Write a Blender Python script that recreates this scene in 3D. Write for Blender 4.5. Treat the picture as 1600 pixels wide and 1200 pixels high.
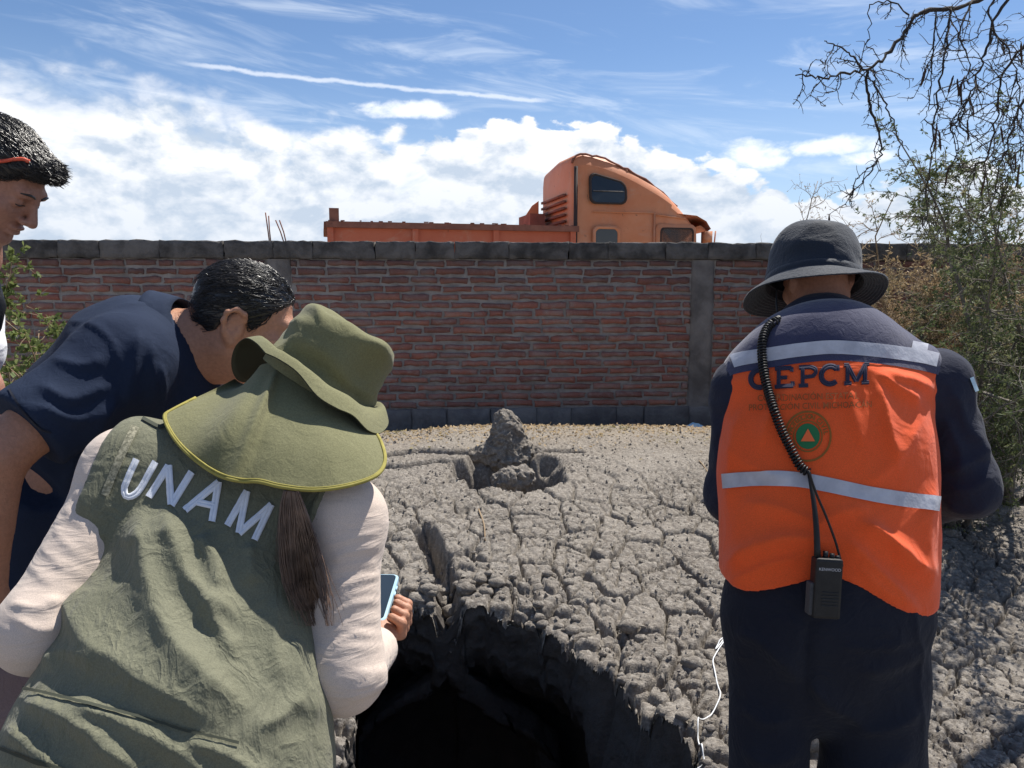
import bpy, bmesh, math, random, time
import numpy as np
from mathutils import Vector, Matrix
from mathutils.bvhtree import BVHTree
T0 = time.time()
for o in list(bpy.data.objects): bpy.data.objects.remove(o)
scene = bpy.context.scene
COL = scene.collection
R = math.radians
# ------------------------------------------------------------------ camera
FPX = 1204.0; PITCH = R(7.1); CAMZ = 1.55
cam_d = bpy.data.cameras.new('camera'); cam = bpy.data.objects.new('camera', cam_d); COL.objects.link(cam)
cam_d.sensor_width = 36.0; cam_d.lens = 36.0 * FPX / 1600.0; cam_d.clip_start = 0.05; cam_d.clip_end = 3000
cam.location = (0, 0, CAMZ); cam.rotation_euler = (math.pi / 2 - PITCH, 0, 0)
scene.camera = cam
CF = np.array([0, math.cos(PITCH), -math.sin(PITCH)]); CU = np.array([0, math.sin(PITCH), math.cos(PITCH)])
CO = np.array([0, 0, CAMZ])
def P(u, v, d):
    """world point that stands d metres in front of the photographer in the direction of photo pixel u, v"""
    return CO + d * CF + np.array([1., 0, 0]) * ((u - 800) / FPX * d) + CU * (-(v - 600) / FPX * d)
def ray(u, v):
    r = CF + np.array([1., 0, 0]) * ((u - 800) / FPX) + CU * (-(v - 600) / FPX)
    return r / np.linalg.norm(r)
def px(p):
    q = np.asarray(p, float) - CO; d = q @ CF
    return 800 + FPX * q[0] / d, 600 - FPX * (q @ CU) / d, d
# ------------------------------------------------------------------ sun, sky, exposure
SUN_EL = R(61); SUN_AZ = R(41)            # azimuth from +Y towards +X
sd = bpy.data.lights.new('sun', 'SUN'); sd.energy = 5.0; sd.angle = R(0.55); sd.color = (1.0, 0.955, 0.88)
sun = bpy.data.objects.new('sun', sd); COL.objects.link(sun)
sdir = Vector((math.sin(SUN_AZ) * math.cos(SUN_EL), math.cos(SUN_AZ) * math.cos(SUN_EL), math.sin(SUN_EL)))
sun.rotation_euler = sdir.to_track_quat('Z', 'Y').to_euler(); sun.location = (8, 14, 30)
vs = scene.view_settings
vs.view_transform = 'Standard'; vs.look = 'None'; vs.exposure = 0.52; vs.gamma = 1.0; vs.use_curve_mapping = False
scene.cycles.use_denoising = True
scene.cycles.max_bounces = 6; scene.cycles.diffuse_bounces = 3; scene.cycles.glossy_bounces = 2
scene.cycles.transparent_max_bounces = 6; scene.cycles.caustics_reflective = False; scene.cycles.caustics_refractive = False

class NT:
    """tiny node-graph writer"""
    def __init__(s, tree): s.t = tree; s.n = tree.nodes; s.l = tree.links
    def node(s, typ, **kw):
        n = s.n.new(typ)
        for k, v in kw.items():
            if k.startswith('i_'):
                key = k[2:]; key = int(key) if key.isdigit() else key
                s.put(n.inputs[key], v)
            else: setattr(n, k, v)
        return n
    def put(s, inp, v):
        if isinstance(v, bpy.types.NodeSocket): s.l.new(v, inp)
        else: inp.default_value = v
    def math(s, op, a, b=None, c=None, clamp=False):
        n = s.n.new('ShaderNodeMath'); n.operation = op; n.use_clamp = clamp
        s.put(n.inputs[0], a)
        if b is not None: s.put(n.inputs[1], b)
        if c is not None: s.put(n.inputs[2], c)
        return n.outputs[0]
    def vmath(s, op, a, b=None):
        n = s.n.new('ShaderNodeVectorMath'); n.operation = op; s.put(n.inputs[0], a)
        if b is not None: s.put(n.inputs[1], b)
        return n.outputs[0]
    def ramp(s, f, a, b, lo=0., hi=1., smooth=True):
        n = s.n.new('ShaderNodeMapRange'); n.interpolation_type = 'SMOOTHSTEP' if smooth else 'LINEAR'
        s.put(n.inputs['Value'], f); s.put(n.inputs['From Min'], a); s.put(n.inputs['From Max'], b)
        s.put(n.inputs['To Min'], lo); s.put(n.inputs['To Max'], hi); return n.outputs[0]
    def mix(s, f, a, b, mode='MIX'):
        n = s.n.new('ShaderNodeMix'); n.data_type = 'RGBA'; n.blend_type = mode
        s.put(n.inputs[0], f); s.put(n.inputs[6], a if not isinstance(a, tuple) else (*a[:3], 1)); s.put(n.inputs[7], b if not isinstance(b, tuple) else (*b[:3], 1))
        return n.outputs[2]
    def noise(s, vec, scale, detail=4, rough=.55, dist=0., out='Fac'):
        n = s.n.new('ShaderNodeTexNoise'); s.put(n.inputs['Vector'], vec); n.inputs['Scale'].default_value = scale
        n.inputs['Detail'].default_value = detail; n.inputs['Roughness'].default_value = rough; n.inputs['Distortion'].default_value = dist
        return n.outputs[out]
    def voronoi(s, vec, scale, feature='F1', out='Distance', rnd=1., smooth=None):
        n = s.n.new('ShaderNodeTexVoronoi'); n.feature = feature; s.put(n.inputs['Vector'], vec); n.inputs['Scale'].default_value = scale
        n.inputs['Randomness'].default_value = rnd
        if smooth is not None: n.inputs['Smoothness'].default_value = smooth
        return n.outputs[out]
    def comb(s, x, y, z):
        n = s.n.new('ShaderNodeCombineXYZ'); s.put(n.inputs[0], x); s.put(n.inputs[1], y); s.put(n.inputs[2], z); return n.outputs[0]
    def curve(s, f, pts):
        n = s.n.new('ShaderNodeFloatCurve'); c = n.mapping.curves[0]
        n.mapping.use_clip = False
        while len(c.points) > 2: c.points.remove(c.points[0])
        c.points[0].location = pts[0]; c.points[1].location = pts[-1]
        for p in pts[1:-1]: c.points.new(*p)
        n.mapping.update(); s.put(n.inputs['Value'], f); return n.outputs[0]

world = bpy.data.worlds.new('World'); scene.world = world; world.use_nodes = True
def build_sky():
    w = NT(world.node_tree); w.n.clear()
    sky = w.node('ShaderNodeTexSky', sky_type='NISHITA'); sky.sun_disc = False
    sky.sun_elevation = SUN_EL; sky.sun_rotation = SUN_AZ; sky.altitude = 1500; sky.air_density = 1.0; sky.dust_density = 0.7; sky.ozone_density = 1.6
    tc = w.node('ShaderNodeTexCoord').outputs['Generated']
    dirn = w.vmath('NORMALIZE', tc)
    sep = w.node('ShaderNodeSeparateXYZ', i_0=dirn)
    az = w.math('ARCTAN2', sep.outputs[0], sep.outputs[1]); el = w.math('ARCSINE', sep.outputs[2])
    # cloud space: bearing and height, seamless behind the camera by using the direction itself for noise
    elw = w.math('MULTIPLY', el, 1.7)
    nv = w.comb(sep.outputs[0], sep.outputs[1], elw)
    def azel(u, v):                       # bearing / height of a point of the cloud bank
        r = ray(u, v); return math.atan2(r[0], r[1]), math.asin(r[2])
    top_px = [(0, 60), (120, 72), (230, 90), (320, 125), (400, 152), (520, 168), (640, 192), (715, 200), (760, 176), (850, 178), (925, 180), (985, 196), (1035, 226), (1100, 244), (1190, 280), (1290, 292), (1400, 268), (1500, 246), (1600, 262)]
    LO, HI = -math.pi, math.pi
    pts = []
    for (u, v) in top_px:
        a, e = azel(u, v); pts.append(((a - LO) / (HI - LO), e * 2.0))
    e_l, e_r = pts[0][1], pts[-1][1]
    pts = [(0.0, .30), (.15, .42), (.28, .34), (.36, .5)] + pts + [(.66, .25), (.75, .38), (.88, .22), (1.0, .30)]
    t01 = w.math('DIVIDE', w.math('SUBTRACT', az, LO), HI - LO)
    top = w.math('MULTIPLY', w.curve(t01, pts), 0.5)
    n1 = w.noise(nv, 9.0, 6, .56, .3)
    n2 = w.noise(nv, 26.0, 5, .6, .2)
    puff = w.voronoi(nv, 30.0, 'F1', 'Distance', 1.)
    lump = w.math('ADD', w.math('MULTIPLY', w.math('SUBTRACT', n1, .5), .10), w.math('MULTIPLY', w.math('SUBTRACT', n2, .5), .05))
    lump = w.math('ADD', lump, w.math('MULTIPLY', w.math('SUBTRACT', .35, puff), .035))
    m = w.math('ADD', w.math('SUBTRACT', top, el), lump)
    # crisp right-hand towers, veiled left-hand part
    soft = w.ramp(az, -.50, -.02, .075, .010)
    cum = w.ramp(m, 0.0, soft)
    # holes of blue-grey between the banks, fading into haze low down
    nv_b = w.vmath('ADD', nv, (3.1, 1.7, 0.4))
    hole = w.ramp(w.noise(nv_b, 7.0, 5, .58, .4),   .22, .46)
    low = w.ramp(el, 0.02, 0.16)
    dens = w.math('MULTIPLY', cum, w.ramp(w.math('ADD', hole, w.math('MULTIPLY', low, .22)), .0, .75, .45, 1.))
    # light and shade inside the cloud: difference of the noise towards the sun
    off = (.012, .006, .034)
    nvo = w.vmath('ADD', nv, off)
    s1 = w.math('SUBTRACT', n1, w.noise(nvo, 9.0, 6, .56, .3))
    s2 = w.math('SUBTRACT', n2, w.noise(nvo, 26.0, 5, .6, .2))
    lit = w.math('ADD', w.math('ADD', .58, w.math('MULTIPLY', s1, 5.2)), w.math('MULTIPLY', s2, 2.0))
    rim = w.ramp(m, .0, .10, .32, 0.)
    lit = w.math('ADD', lit, rim, clamp=True)
    lit = w.math('MULTIPLY', lit, w.ramp(el, .02, .22, .45, 1.))
    ccol = w.mix(lit, (4.7, 5.5, 6.6), (8.6, 8.7, 8.9))
    # thin high cirrus, streaks
    cn = w.noise(w.comb(w.math('MULTIPLY', sep.outputs[0], 2.2), w.math('MULTIPLY', sep.outputs[1], 2.2), w.math('ADD', w.math('MULTIPLY', el, 13.), w.math('MULTIPLY', sep.outputs[0], 1.6))), 2.2, 5, .62, .8)
    cir = w.math('MULTIPLY', w.ramp(cn, .46, .78), .46)
    # condensation trail
    a0, e0 = azel(270, 97); a1, e1 = azel(870, 158)
    tt = w.math('DIVIDE', w.math('SUBTRACT', az, a0), a1 - a0)
    bow = w.math('MULTIPLY', w.math('MULTIPLY', tt, w.math('SUBTRACT', 1., tt)), .012)
    line = w.math('ADD', w.math('ADD', e0, w.math('MULTIPLY', tt, e1 - e0)), bow)
    dl = w.math('ABSOLUTE', w.math('ADD', w.math('SUBTRACT', el, line), w.math('MULTIPLY', w.math('SUBTRACT', n2, .5), .010)))
    trail = w.math('MULTIPLY', w.ramp(dl, .0006, .0038, .55, 0.), w.math('MULTIPLY', w.ramp(tt, -.02, .10), w.ramp(tt, .93, 1.0, 1., 0.)))
    # a few detached small clouds
    small = None
    for (u, v, ru, rv) in [(1183, 243, 52, 20), (1300, 231, 66, 13), (640, 172, 70, 12), (1350, 246, 40, 9)]:
        a, e = azel(u, v); ra, re = ru / FPX, rv / FPX
        q = w.math('ADD', w.math('POWER', w.math('ABSOLUTE', w.math('DIVIDE', w.math('SUBTRACT', az, a), ra)), 2.), w.math('POWER', w.math('ABSOLUTE', w.math('DIVIDE', w.math('SUBTRACT', el, e), re)), 2.))
        q = w.math('SUBTRACT', 1., w.math('ADD', q, w.math('MULTIPLY', w.math('SUBTRACT', n2, .5), 4.2)))
        k = w.ramp(q, -.6, 1.0, 0., .8); small = k if small is None else w.math('MAXIMUM', small, k)
    haze = w.ramp(el, -.02, .30, .62, 0.)
    skyc = w.mix(1.0, sky.outputs[0], (.80, .90, 1.0), 'MULTIPLY')
    c = w.mix(haze, skyc, (5.2, 6.2, 7.5))
    c = w.mix(cir, c, (7.6, 8.3, 9.2))
    c = w.mix(trail, c, (8.8, 9.1, 9.6))
    c = w.mix(small, c, (9.3, 9.5, 9.8))
    c = w.mix(dens, c, ccol)
    bg = w.node('ShaderNodeBackground', i_0=c); bg.inputs[1].default_value = 0.09
    out = w.node('ShaderNodeOutputWorld'); w.l.new(bg.outputs[0], out.inputs[0])
build_sky()
world.cycles.sampling_method = 'MANUAL'; world.cycles.sample_map_resolution = 512

# ------------------------------------------------------------------ helpers
def link(o, parent=None):
    COL.objects.link(o)
    if parent is not None: o.parent = parent
    return o
def tag(o, label=None, cat=None, group=None, kind=None):
    if label: o['label'] = label
    if cat: o['category'] = cat
    if group: o['group'] = group
    if kind: o['kind'] = kind
    return o
def empty(name, loc=(0, 0, 0), label=None, cat=None, group=None):
    o = bpy.data.objects.new(name, None); o.location = loc; o.empty_display_size = .1; link(o); return tag(o, label, cat, group)
def mesh_np(name, V, F, smooth=True, mats=(), midx=None):
    """mesh from arrays; F is (n,3) or (n,4) or a list of such"""
    me = bpy.data.meshes.new(name)
    V = np.asarray(V, np.float32); Fs = F if isinstance(F, list) else [F]
    Fs = [np.asarray(f, np.int32) for f in Fs if len(f)]
    me.vertices.add(len(V)); me.vertices.foreach_set('co', V.ravel())
    nl = sum(f.size for f in Fs); npol = sum(len(f) for f in Fs)
    me.loops.add(nl); me.polygons.add(npol)
    me.loops.foreach_set('vertex_index', np.concatenate([f.ravel() for f in Fs]))
    tot = np.concatenate([np.full(len(f), f.shape[1], np.int32) for f in Fs])
    st = np.concatenate([[0], np.cumsum(tot)[:-1]]).astype(np.int32)
    me.polygons.foreach_set('loop_start', st); me.polygons.foreach_set('loop_total', tot)
    for m in mats: me.materials.append(m)
    if midx is not None: me.polygons.foreach_set('material_index', np.asarray(midx, np.int32))
    me.update(calc_edges=True); me.validate()
    me.polygons.foreach_set('use_smooth', np.full(npol, smooth, bool))
    return me
def obj_np(name, V, F, mat=None, parent=None, smooth=True, midx=None):
    mats = mat if isinstance(mat, (list, tuple)) else ([mat] if mat else [])
    o = bpy.data.objects.new(name, mesh_np(name, V, F, smooth, mats, midx)); 
    link(o, parent)
    fix_parent(o, parent)
    return o
def fix_parent(o, parent):
    if parent is not None: o.parent = parent; o.matrix_parent_inverse = Matrix.Translation(-parent.location) if parent.type == 'EMPTY' else Matrix.Identity(4)
class MB:
    """collects simple shapes into one mesh"""
    def __init__(s): s.V = []; s.Q = []; s.T = []; s.n = 0
    def add(s, V, Q=(), Tr=()):
        V = np.asarray(V, float); s.V.append(V)
        if len(Q): s.Q.append(np.asarray(Q, np.int64) + s.n)
        if len(Tr): s.T.append(np.asarray(Tr, np.int64) + s.n)
        s.n += len(V)
    def box(s, c, size, M=None):
        c = np.asarray(c, float); h = np.asarray(size, float) / 2
        V = np.array([[x, y, z] for x in (-1, 1) for y in (-1, 1) for z in (-1, 1)], float) * h
        if M is not None: V = V @ np.asarray(M).T
        s.add(V + c, [[0, 1, 3, 2], [4, 6, 7, 5], [0, 4, 5, 1], [2, 3, 7, 6], [0, 2, 6, 4], [1, 5, 7, 3]])
    def tube(s, pts, rad, n=6, cap=True):
        pts = np.asarray(pts, float); k = len(pts); rad = np.broadcast_to(np.asarray(rad, float), (k,))
        t = np.gradient(pts, axis=0); t /= np.linalg.norm(t, axis=1)[:, None] + 1e-12
        a = np.array([0, 0, 1.]) if abs(t[0][2]) < .9 else np.array([1., 0, 0])
        N = np.zeros_like(pts); b = a - t[0] * (a @ t[0]); N[0] = b / np.linalg.norm(b)
        for i in range(1, k):
            b = N[i - 1] - t[i] * (N[i - 1] @ t[i]); N[i] = b / (np.linalg.norm(b) + 1e-12)
        B = np.cross(t, N); ang = np.linspace(0, 2 * np.pi, n, endpoint=False)
        V = pts[:, None] + rad[:, None, None] * (np.cos(ang)[None, :, None] * N[:, None] + np.sin(ang)[None, :, None] * B[:, None])
        V = V.reshape(-1, 3); i = np.arange(k - 1)[:, None] * n; j = np.arange(n)[None]; j2 = (j + 1) % n
        Q = np.stack([i + j, i + j2, i + n + j2, i + n + j], -1).reshape(-1, 4)
        if cap:
            V = np.vstack([V, pts[0], pts[-1]]); c0, c1 = len(V) - 2, len(V) - 1
            jj = np.arange(n); T1 = np.stack([np.full(n, c0), (jj + 1) % n, jj], -1); T2 = np.stack([np.full(n, c1), (k - 1) * n + jj, (k - 1) * n + (jj + 1) % n], -1)
            s.add(V, Q, np.vstack([T1, T2]))
        else: s.add(V, Q)
    def lathe(s, prof, n=24, M=None, c=(0, 0, 0), sx=1., sy=1.):
        prof = np.asarray(prof, float); k = len(prof); ang = np.linspace(0, 2 * np.pi, n, endpoint=False)
        V = np.stack([prof[:, 0][:, None] * np.cos(ang) * sx, prof[:, 0][:, None] * np.sin(ang) * sy, np.repeat(prof[:, 1][:, None], n, 1)], -1).reshape(-1, 3)
        if M is not None: V = V @ np.asarray(M).T
        i = np.arange(k - 1)[:, None] * n; j = np.arange(n)[None]; j2 = (j + 1) % n
        s.add(V + np.asarray(c), np.stack([i + j, i + j2, i + n + j2, i + n + j], -1).reshape(-1, 4))
    def grid(s, G, closed=False):
        G = np.asarray(G, float); a, b = G.shape[:2]; i = np.arange(a - 1)[:, None] * b
        j = np.arange(b if closed else b - 1)[None]; j2 = (j + 1) % b
        s.add(G.reshape(-1, 3), np.stack([i + j, i + j2, i + b + j2, i + b + j], -1).reshape(-1, 4))
    def arrays(s):
        F = []
        if s.Q: F.append(np.vstack(s.Q))
        if s.T: F.append(np.vstack(s.T))
        return np.vstack(s.V), F
    def build(s, name, mat, parent=None, smooth=True):
        V, F = s.arrays(); return obj_np(name, V, F, mat, parent, smooth)
def frame(fwd, up):
    """columns: right, forward, up"""
    f = np.asarray(fwd, float); f = f / np.linalg.norm(f); u = np.asarray(up, float); u = u - f * (u @ f); u /= np.linalg.norm(u)
    return np.stack([np.cross(f, u), f, u], 1)
def spline(pts, n):
    """Catmull-Rom through pts (any dimension), n samples"""
    p = np.asarray(pts, float); p = np.vstack([2 * p[0] - p[1], p, 2 * p[-1] - p[-2]]); m = len(p) - 3
    t = np.linspace(0, m - 1e-9, n); i = t.astype(int); f = (t - i)[:, None]
    a, b, c, d = p[i], p[i + 1], p[i + 2], p[i + 3]
    return .5 * (2 * b + (c - a) * f + (2 * a - 5 * b + 4 * c - d) * f ** 2 + (3 * b - a - 3 * c + d) * f ** 3)
# ---- numpy noise
_rs = np.random.RandomState(7)
_PERM = _rs.permutation(512); _PERM = np.concatenate([_PERM, _PERM]).astype(np.int64)
_GR = _rs.randn(512, 3); _GR /= np.linalg.norm(_GR, axis=1)[:, None]
def _h3(i, j, k): return _PERM[(_PERM[(_PERM[i & 511] + j) & 511] + k) & 511]
def noise3(p):
    p = np.asarray(p, float); i = np.floor(p).astype(np.int64); f = p - i; w = f * f * f * (f * (f * 6 - 15) + 10); out = 0
    for dx in (0, 1):
        for dy in (0, 1):
            for dz in (0, 1):
                g = _GR[_h3(i[..., 0] + dx, i[..., 1] + dy, i[..., 2] + dz)]
                dd = g[..., 0] * (f[..., 0] - dx) + g[..., 1] * (f[..., 1] - dy) + g[..., 2] * (f[..., 2] - dz)
                out = out + dd * (w[..., 0] if dx else 1 - w[..., 0]) * (w[..., 1] if dy else 1 - w[..., 1]) * (w[..., 2] if dz else 1 - w[..., 2])
    return out
def fbm(p, oct=4, gain=.5, lac=2.03):
    p = np.asarray(p, float); a = 1.; o = 0
    for k in range(oct): o = o + a * noise3(p + 17.3 * k); p = p * lac; a *= gain
    return o
def p2(x, y, z=0.): return np.stack([x, y, np.full_like(x, z)], -1)
def vor2(x, y, seed=0):
    """F1, F2 and id of a jittered 2-d cell pattern"""
    ix = np.floor(x).astype(np.int64); iy = np.floor(y).astype(np.int64)
    f1 = np.full(x.shape, 9.); f2 = np.full(x.shape, 9.); cid = np.zeros(x.shape, np.int64)
    for dx in (-1, 0, 1):
        for dy in (-1, 0, 1):
            h = _h3(ix + dx, iy + dy, np.full_like(ix, seed)); jx = (h % 97) / 97.; jy = ((h * 31 + 7) % 89) / 89.
            d = np.hypot(ix + dx + jx - x, iy + dy + jy - y)
            n1 = d < f1; f2 = np.where(n1, f1, np.minimum(f2, d)); cid = np.where(n1, h, cid); f1 = np.where(n1, d, f1)
    return f1, f2, cid
def sstep(a, b, x): t = np.clip((x - a) / (b - a), 0, 1); return t * t * (3 - 2 * t)
# ---- signed-distance modelling
def smin(a, b, k):
    if k <= 0: return np.minimum(a, b)
    h = np.maximum(k - np.abs(a - b), 0) / k; return np.minimum(a, b) - h * h * k * .25
def smax(a, b, k): return -smin(-a, -b, k)
class Sdf:
    def __init__(s): s.ops = []
    def rc(s, a, b, ra, rb=None, k=.03, flat=None, q=1., sub=False):
        s.ops.append(('rc', np.asarray(a, float), np.asarray(b, float), ra, ra if rb is None else rb, None if flat is None else np.asarray(flat, float) / np.linalg.norm(flat), q, k, sub)); return s
    def chain(s, pts, rad, k=.03, flat=None, q=1., sub=False):
        for i in range(len(pts) - 1): s.rc(pts[i], pts[i + 1], rad[i], rad[i + 1], k, flat, q, sub)
        return s
    def el(s, c, r, M=None, k=.03, sub=False):
        s.ops.append(('el', np.asarray(c, float), np.asarray(r, float), np.eye(3) if M is None else np.asarray(M, float), k, sub)); return s
    def cut(s, point, normal, k=.004):          # keep the side away from normal
        s.ops.append(('cut', np.asarray(point, float), np.asarray(normal, float) / np.linalg.norm(normal), k)); return s
    def fn(s, f): s.ops.append(('fn', f)); return s
    def bounds(s, pad=.03):
        lo = np.full(3, 9e9); hi = -lo
        for o in s.ops:
            if o[0] == 'rc' and not o[8]:
                r = max(o[3], o[4]); lo = np.minimum(lo, np.minimum(o[1], o[2]) - r); hi = np.maximum(hi, np.maximum(o[1], o[2]) + r)
            if o[0] == 'el' and not o[5]: r = o[2].max(); lo = np.minimum(lo, o[1] - r); hi = np.maximum(hi, o[1] + r)
        return lo - pad, hi + pad
    def __call__(s, p):
        d = np.full(len(p), 9., p.dtype)
        plo, phi = p.min(0), p.max(0)
        for o in s.ops:
            if o[0] == 'rc' and max(o[3], o[4]) < .035:            # small local shape: only the points round it
                _, a, b, ra, rb, fl, q, k, sub = o
                m = max(ra, rb) + k + .012; l0 = np.minimum(a, b) - m; h0 = np.maximum(a, b) + m
                if (l0 > phi).any() or (h0 < plo).any(): continue
                ix = np.nonzero((p[:, 0] > l0[0]) & (p[:, 0] < h0[0]) & (p[:, 1] > l0[1]) & (p[:, 1] < h0[1]) & (p[:, 2] > l0[2]) & (p[:, 2] < h0[2]))[0] if len(p) > 3000 or sub else slice(None)
                pp = p[ix]
                ba = b - a; L = max(ba @ ba, 1e-12); pa = pp - a; h = np.clip(pa @ ba / L, 0, 1); v = pa - h[:, None] * ba
                if fl is not None: v = v + fl * ((v @ fl) * (1 / q - 1))[:, None]
                e = np.sqrt((v * v).sum(1)) - (ra + (rb - ra) * h)
                d[ix] = smax(d[ix], -e, k) if sub else smin(d[ix], e, k); continue
            if o[0] == 'rc':
                _, a, b, ra, rb, fl, q, k, sub = o
                ba = b - a; L = max(ba @ ba, 1e-12); pa = p - a; h = np.clip(pa @ ba / L, 0, 1); v = pa - h[:, None] * ba
                if fl is not None: v = v + fl * ((v @ fl) * (1 / q - 1))[:, None]
                e = np.sqrt((v * v).sum(1)) - (ra + (rb - ra) * h)
            elif o[0] == 'el':
                _, c, r, M, k, sub = o
                l = (p - c) @ M; k0 = np.sqrt(((l / r) ** 2).sum(1)); k1 = np.sqrt(((l / r ** 2) ** 2).sum(1)) + 1e-9; e = k0 * (k0 - 1) / k1
            elif o[0] == 'cut': d = smax(d, (p - o[1]) @ o[2], o[3]); continue
            else: d = o[1](p, d); continue
            d = smax(d, -e, k) if sub else smin(d, e, k)
        return d
def axis(lo, hi, h, fine=()):
    """grid coordinates with step h, and a finer step inside some intervals"""
    x = [lo]
    while x[-1] < hi:
        st = h
        for a, b, hf in fine:
            if a <= x[-1] < b: st = min(st, hf)
        x.append(x[-1] + st)
    return np.array(x)
def sdf_arrays(f, h, lo=None, hi=None, fine=None):
    if lo is None: lo, hi = f.bounds()
    fine = fine or ((), (), ())
    X = [axis(lo[i], hi[i], h, fine[i]) for i in range(3)]
    S = 4
    X = [np.concatenate([x, x[-1] + h * np.arange(1, 1 + (-(len(x) - 1)) % S)]) if (len(x) - 1) % S else x for x in X]
    C = [x[::S] for x in X]; n = [len(x) for x in X]; nc = [len(c) for c in C]
    G = np.stack(np.meshgrid(*C, indexing='ij'), -1).reshape(-1, 3)
    vc = np.concatenate([f(G[i:i + 16000]) for i in range(0, len(G), 16000)]).reshape(nc)
    diag = max(np.linalg.norm([np.diff(c).max() for c in C]), 1e-6)
    a = np.abs(vc) < diag * .9
    idx = [np.minimum((np.arange(m) + S // 2) // S, c - 1) for m, c in zip(n, nc)]
    val = vc[np.ix_(*idx)].astype(np.float32); msk = a[np.ix_(*idx)]
    w = np.argwhere(msk); pts = np.stack([X[i][w[:, i]] for i in range(3)], -1)
    out = np.empty(len(pts), np.float32)
    for i in range(0, len(pts), 16000): out[i:i + 16000] = f(pts[i:i + 16000])
    val[msk] = out
    # surface nets
    sg = val < 0
    c8 = [(i, j, k) for i in (0, 1) for j in (0, 1) for k in (0, 1)]
    m = [x - 1 for x in n]
    cnt = np.zeros(m, np.int8)
    for (i, j, k) in c8: cnt += sg[i:i + m[0], j:j + m[1], k:k + m[2]]
    act = (cnt > 0) & (cnt < 8); cells = np.argwhere(act); N = len(cells)
    vid = np.full(m, -1, np.int64); vid[act] = np.arange(N)
    cv = np.stack([val[cells[:, 0] + i, cells[:, 1] + j, cells[:, 2] + k] for (i, j, k) in c8], 1)
    base = np.stack([X[i][cells[:, i]] for i in range(3)], -1); step = np.stack([X[i][cells[:, i] + 1] for i in range(3)], -1) - base
    acc = np.zeros((N, 3)); num = np.zeros(N); c8a = np.array(c8, float)
    for p in range(8):
        for q in range(p + 1, 8):
            df = c8a[q] - c8a[p]
            if np.abs(df).sum() != 1: continue
            x = (cv[:, p] < 0) != (cv[:, q] < 0); t = cv[:, p] / np.where(x, cv[:, p] - cv[:, q], 1)
            acc += np.where(x[:, None], c8a[p] + t[:, None] * df, 0); num += x
    V = base + step * acc / num[:, None]
    F = []
    for ax in range(3):
        o1, o2 = [(1, 2), (2, 0), (0, 1)][ax]
        a0 = [slice(None)] * 3; a1 = [slice(None)] * 3; a0[ax] = slice(0, -1); a1[ax] = slice(1, None)
        s0, s1 = sg[tuple(a0)], sg[tuple(a1)]
        e = np.argwhere(s0 != s1); e = e[(e[:, o1] > 0) & (e[:, o2] > 0) & (e[:, o1] < m[o1]) & (e[:, o2] < m[o2])]
        fl = s0[tuple(e.T)]
        def cid(da, db):
            k = e.copy(); k[:, o1] -= da; k[:, o2] -= db; return vid[tuple(k.T)]
        q = np.stack([cid(1, 1), cid(0, 1), cid(0, 0), cid(1, 0)], 1); q[~fl] = q[~fl][:, ::-1]; F.append(q)
    F = np.vstack(F); F = F[(F >= 0).all(1)]
    return V, F
def vnormals(V, F):
    n = np.cross(V[F[:, 2]] - V[F[:, 0]], V[F[:, 3 if F.shape[1] == 4 else 1]] - V[F[:, 1 if F.shape[1] == 4 else 0]])
    if F.shape[1] == 3: n = np.cross(V[F[:, 1]] - V[F[:, 0]], V[F[:, 2]] - V[F[:, 0]])
    o = np.zeros_like(V)
    for i in range(F.shape[1]): np.add.at(o, F[:, i], n)
    return o / (np.linalg.norm(o, axis=1)[:, None] + 1e-12)
def relax(V, F, it=2, lam=.5):
    E = np.vstack([F[:, [i, (i + 1) % F.shape[1]]] for i in range(F.shape[1])]); E = np.vstack([E, E[:, ::-1]])
    deg = np.bincount(E[:, 0], minlength=len(V)).astype(float)[:, None] + 1e-9
    for _ in range(it):
        s = np.stack([np.bincount(E[:, 0], V[E[:, 1], k], len(V)) for k in range(3)], 1); V = V + lam * (s / deg - V)
    return V
class Surf:
    """ray target for laying trim on cloth"""
    def __init__(s, V, F): s.b = BVHTree.FromPolygons([tuple(v) for v in V], [tuple(int(i) for i in f) for f in F])
    def at(s, u, v, off=.002, dflt=None):
        r = ray(u, v); hit = s.b.ray_cast(Vector(CO), Vector(r))
        if hit[0] is None: return None if dflt is None else P(u, v, dflt)
        nrm = np.array(hit[1]); nrm = nrm if nrm @ r < 0 else -nrm
        return np.array(hit[0]) + nrm * off
    def near(s, p, off=.002):
        h = s.b.find_nearest(Vector(p)); n = np.array(h[1]); return np.array(h[0]) + n * off
    def depth(s, u, v):
        p = s.at(u, v, 0.); return None if p is None else px(p)[2]
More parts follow.
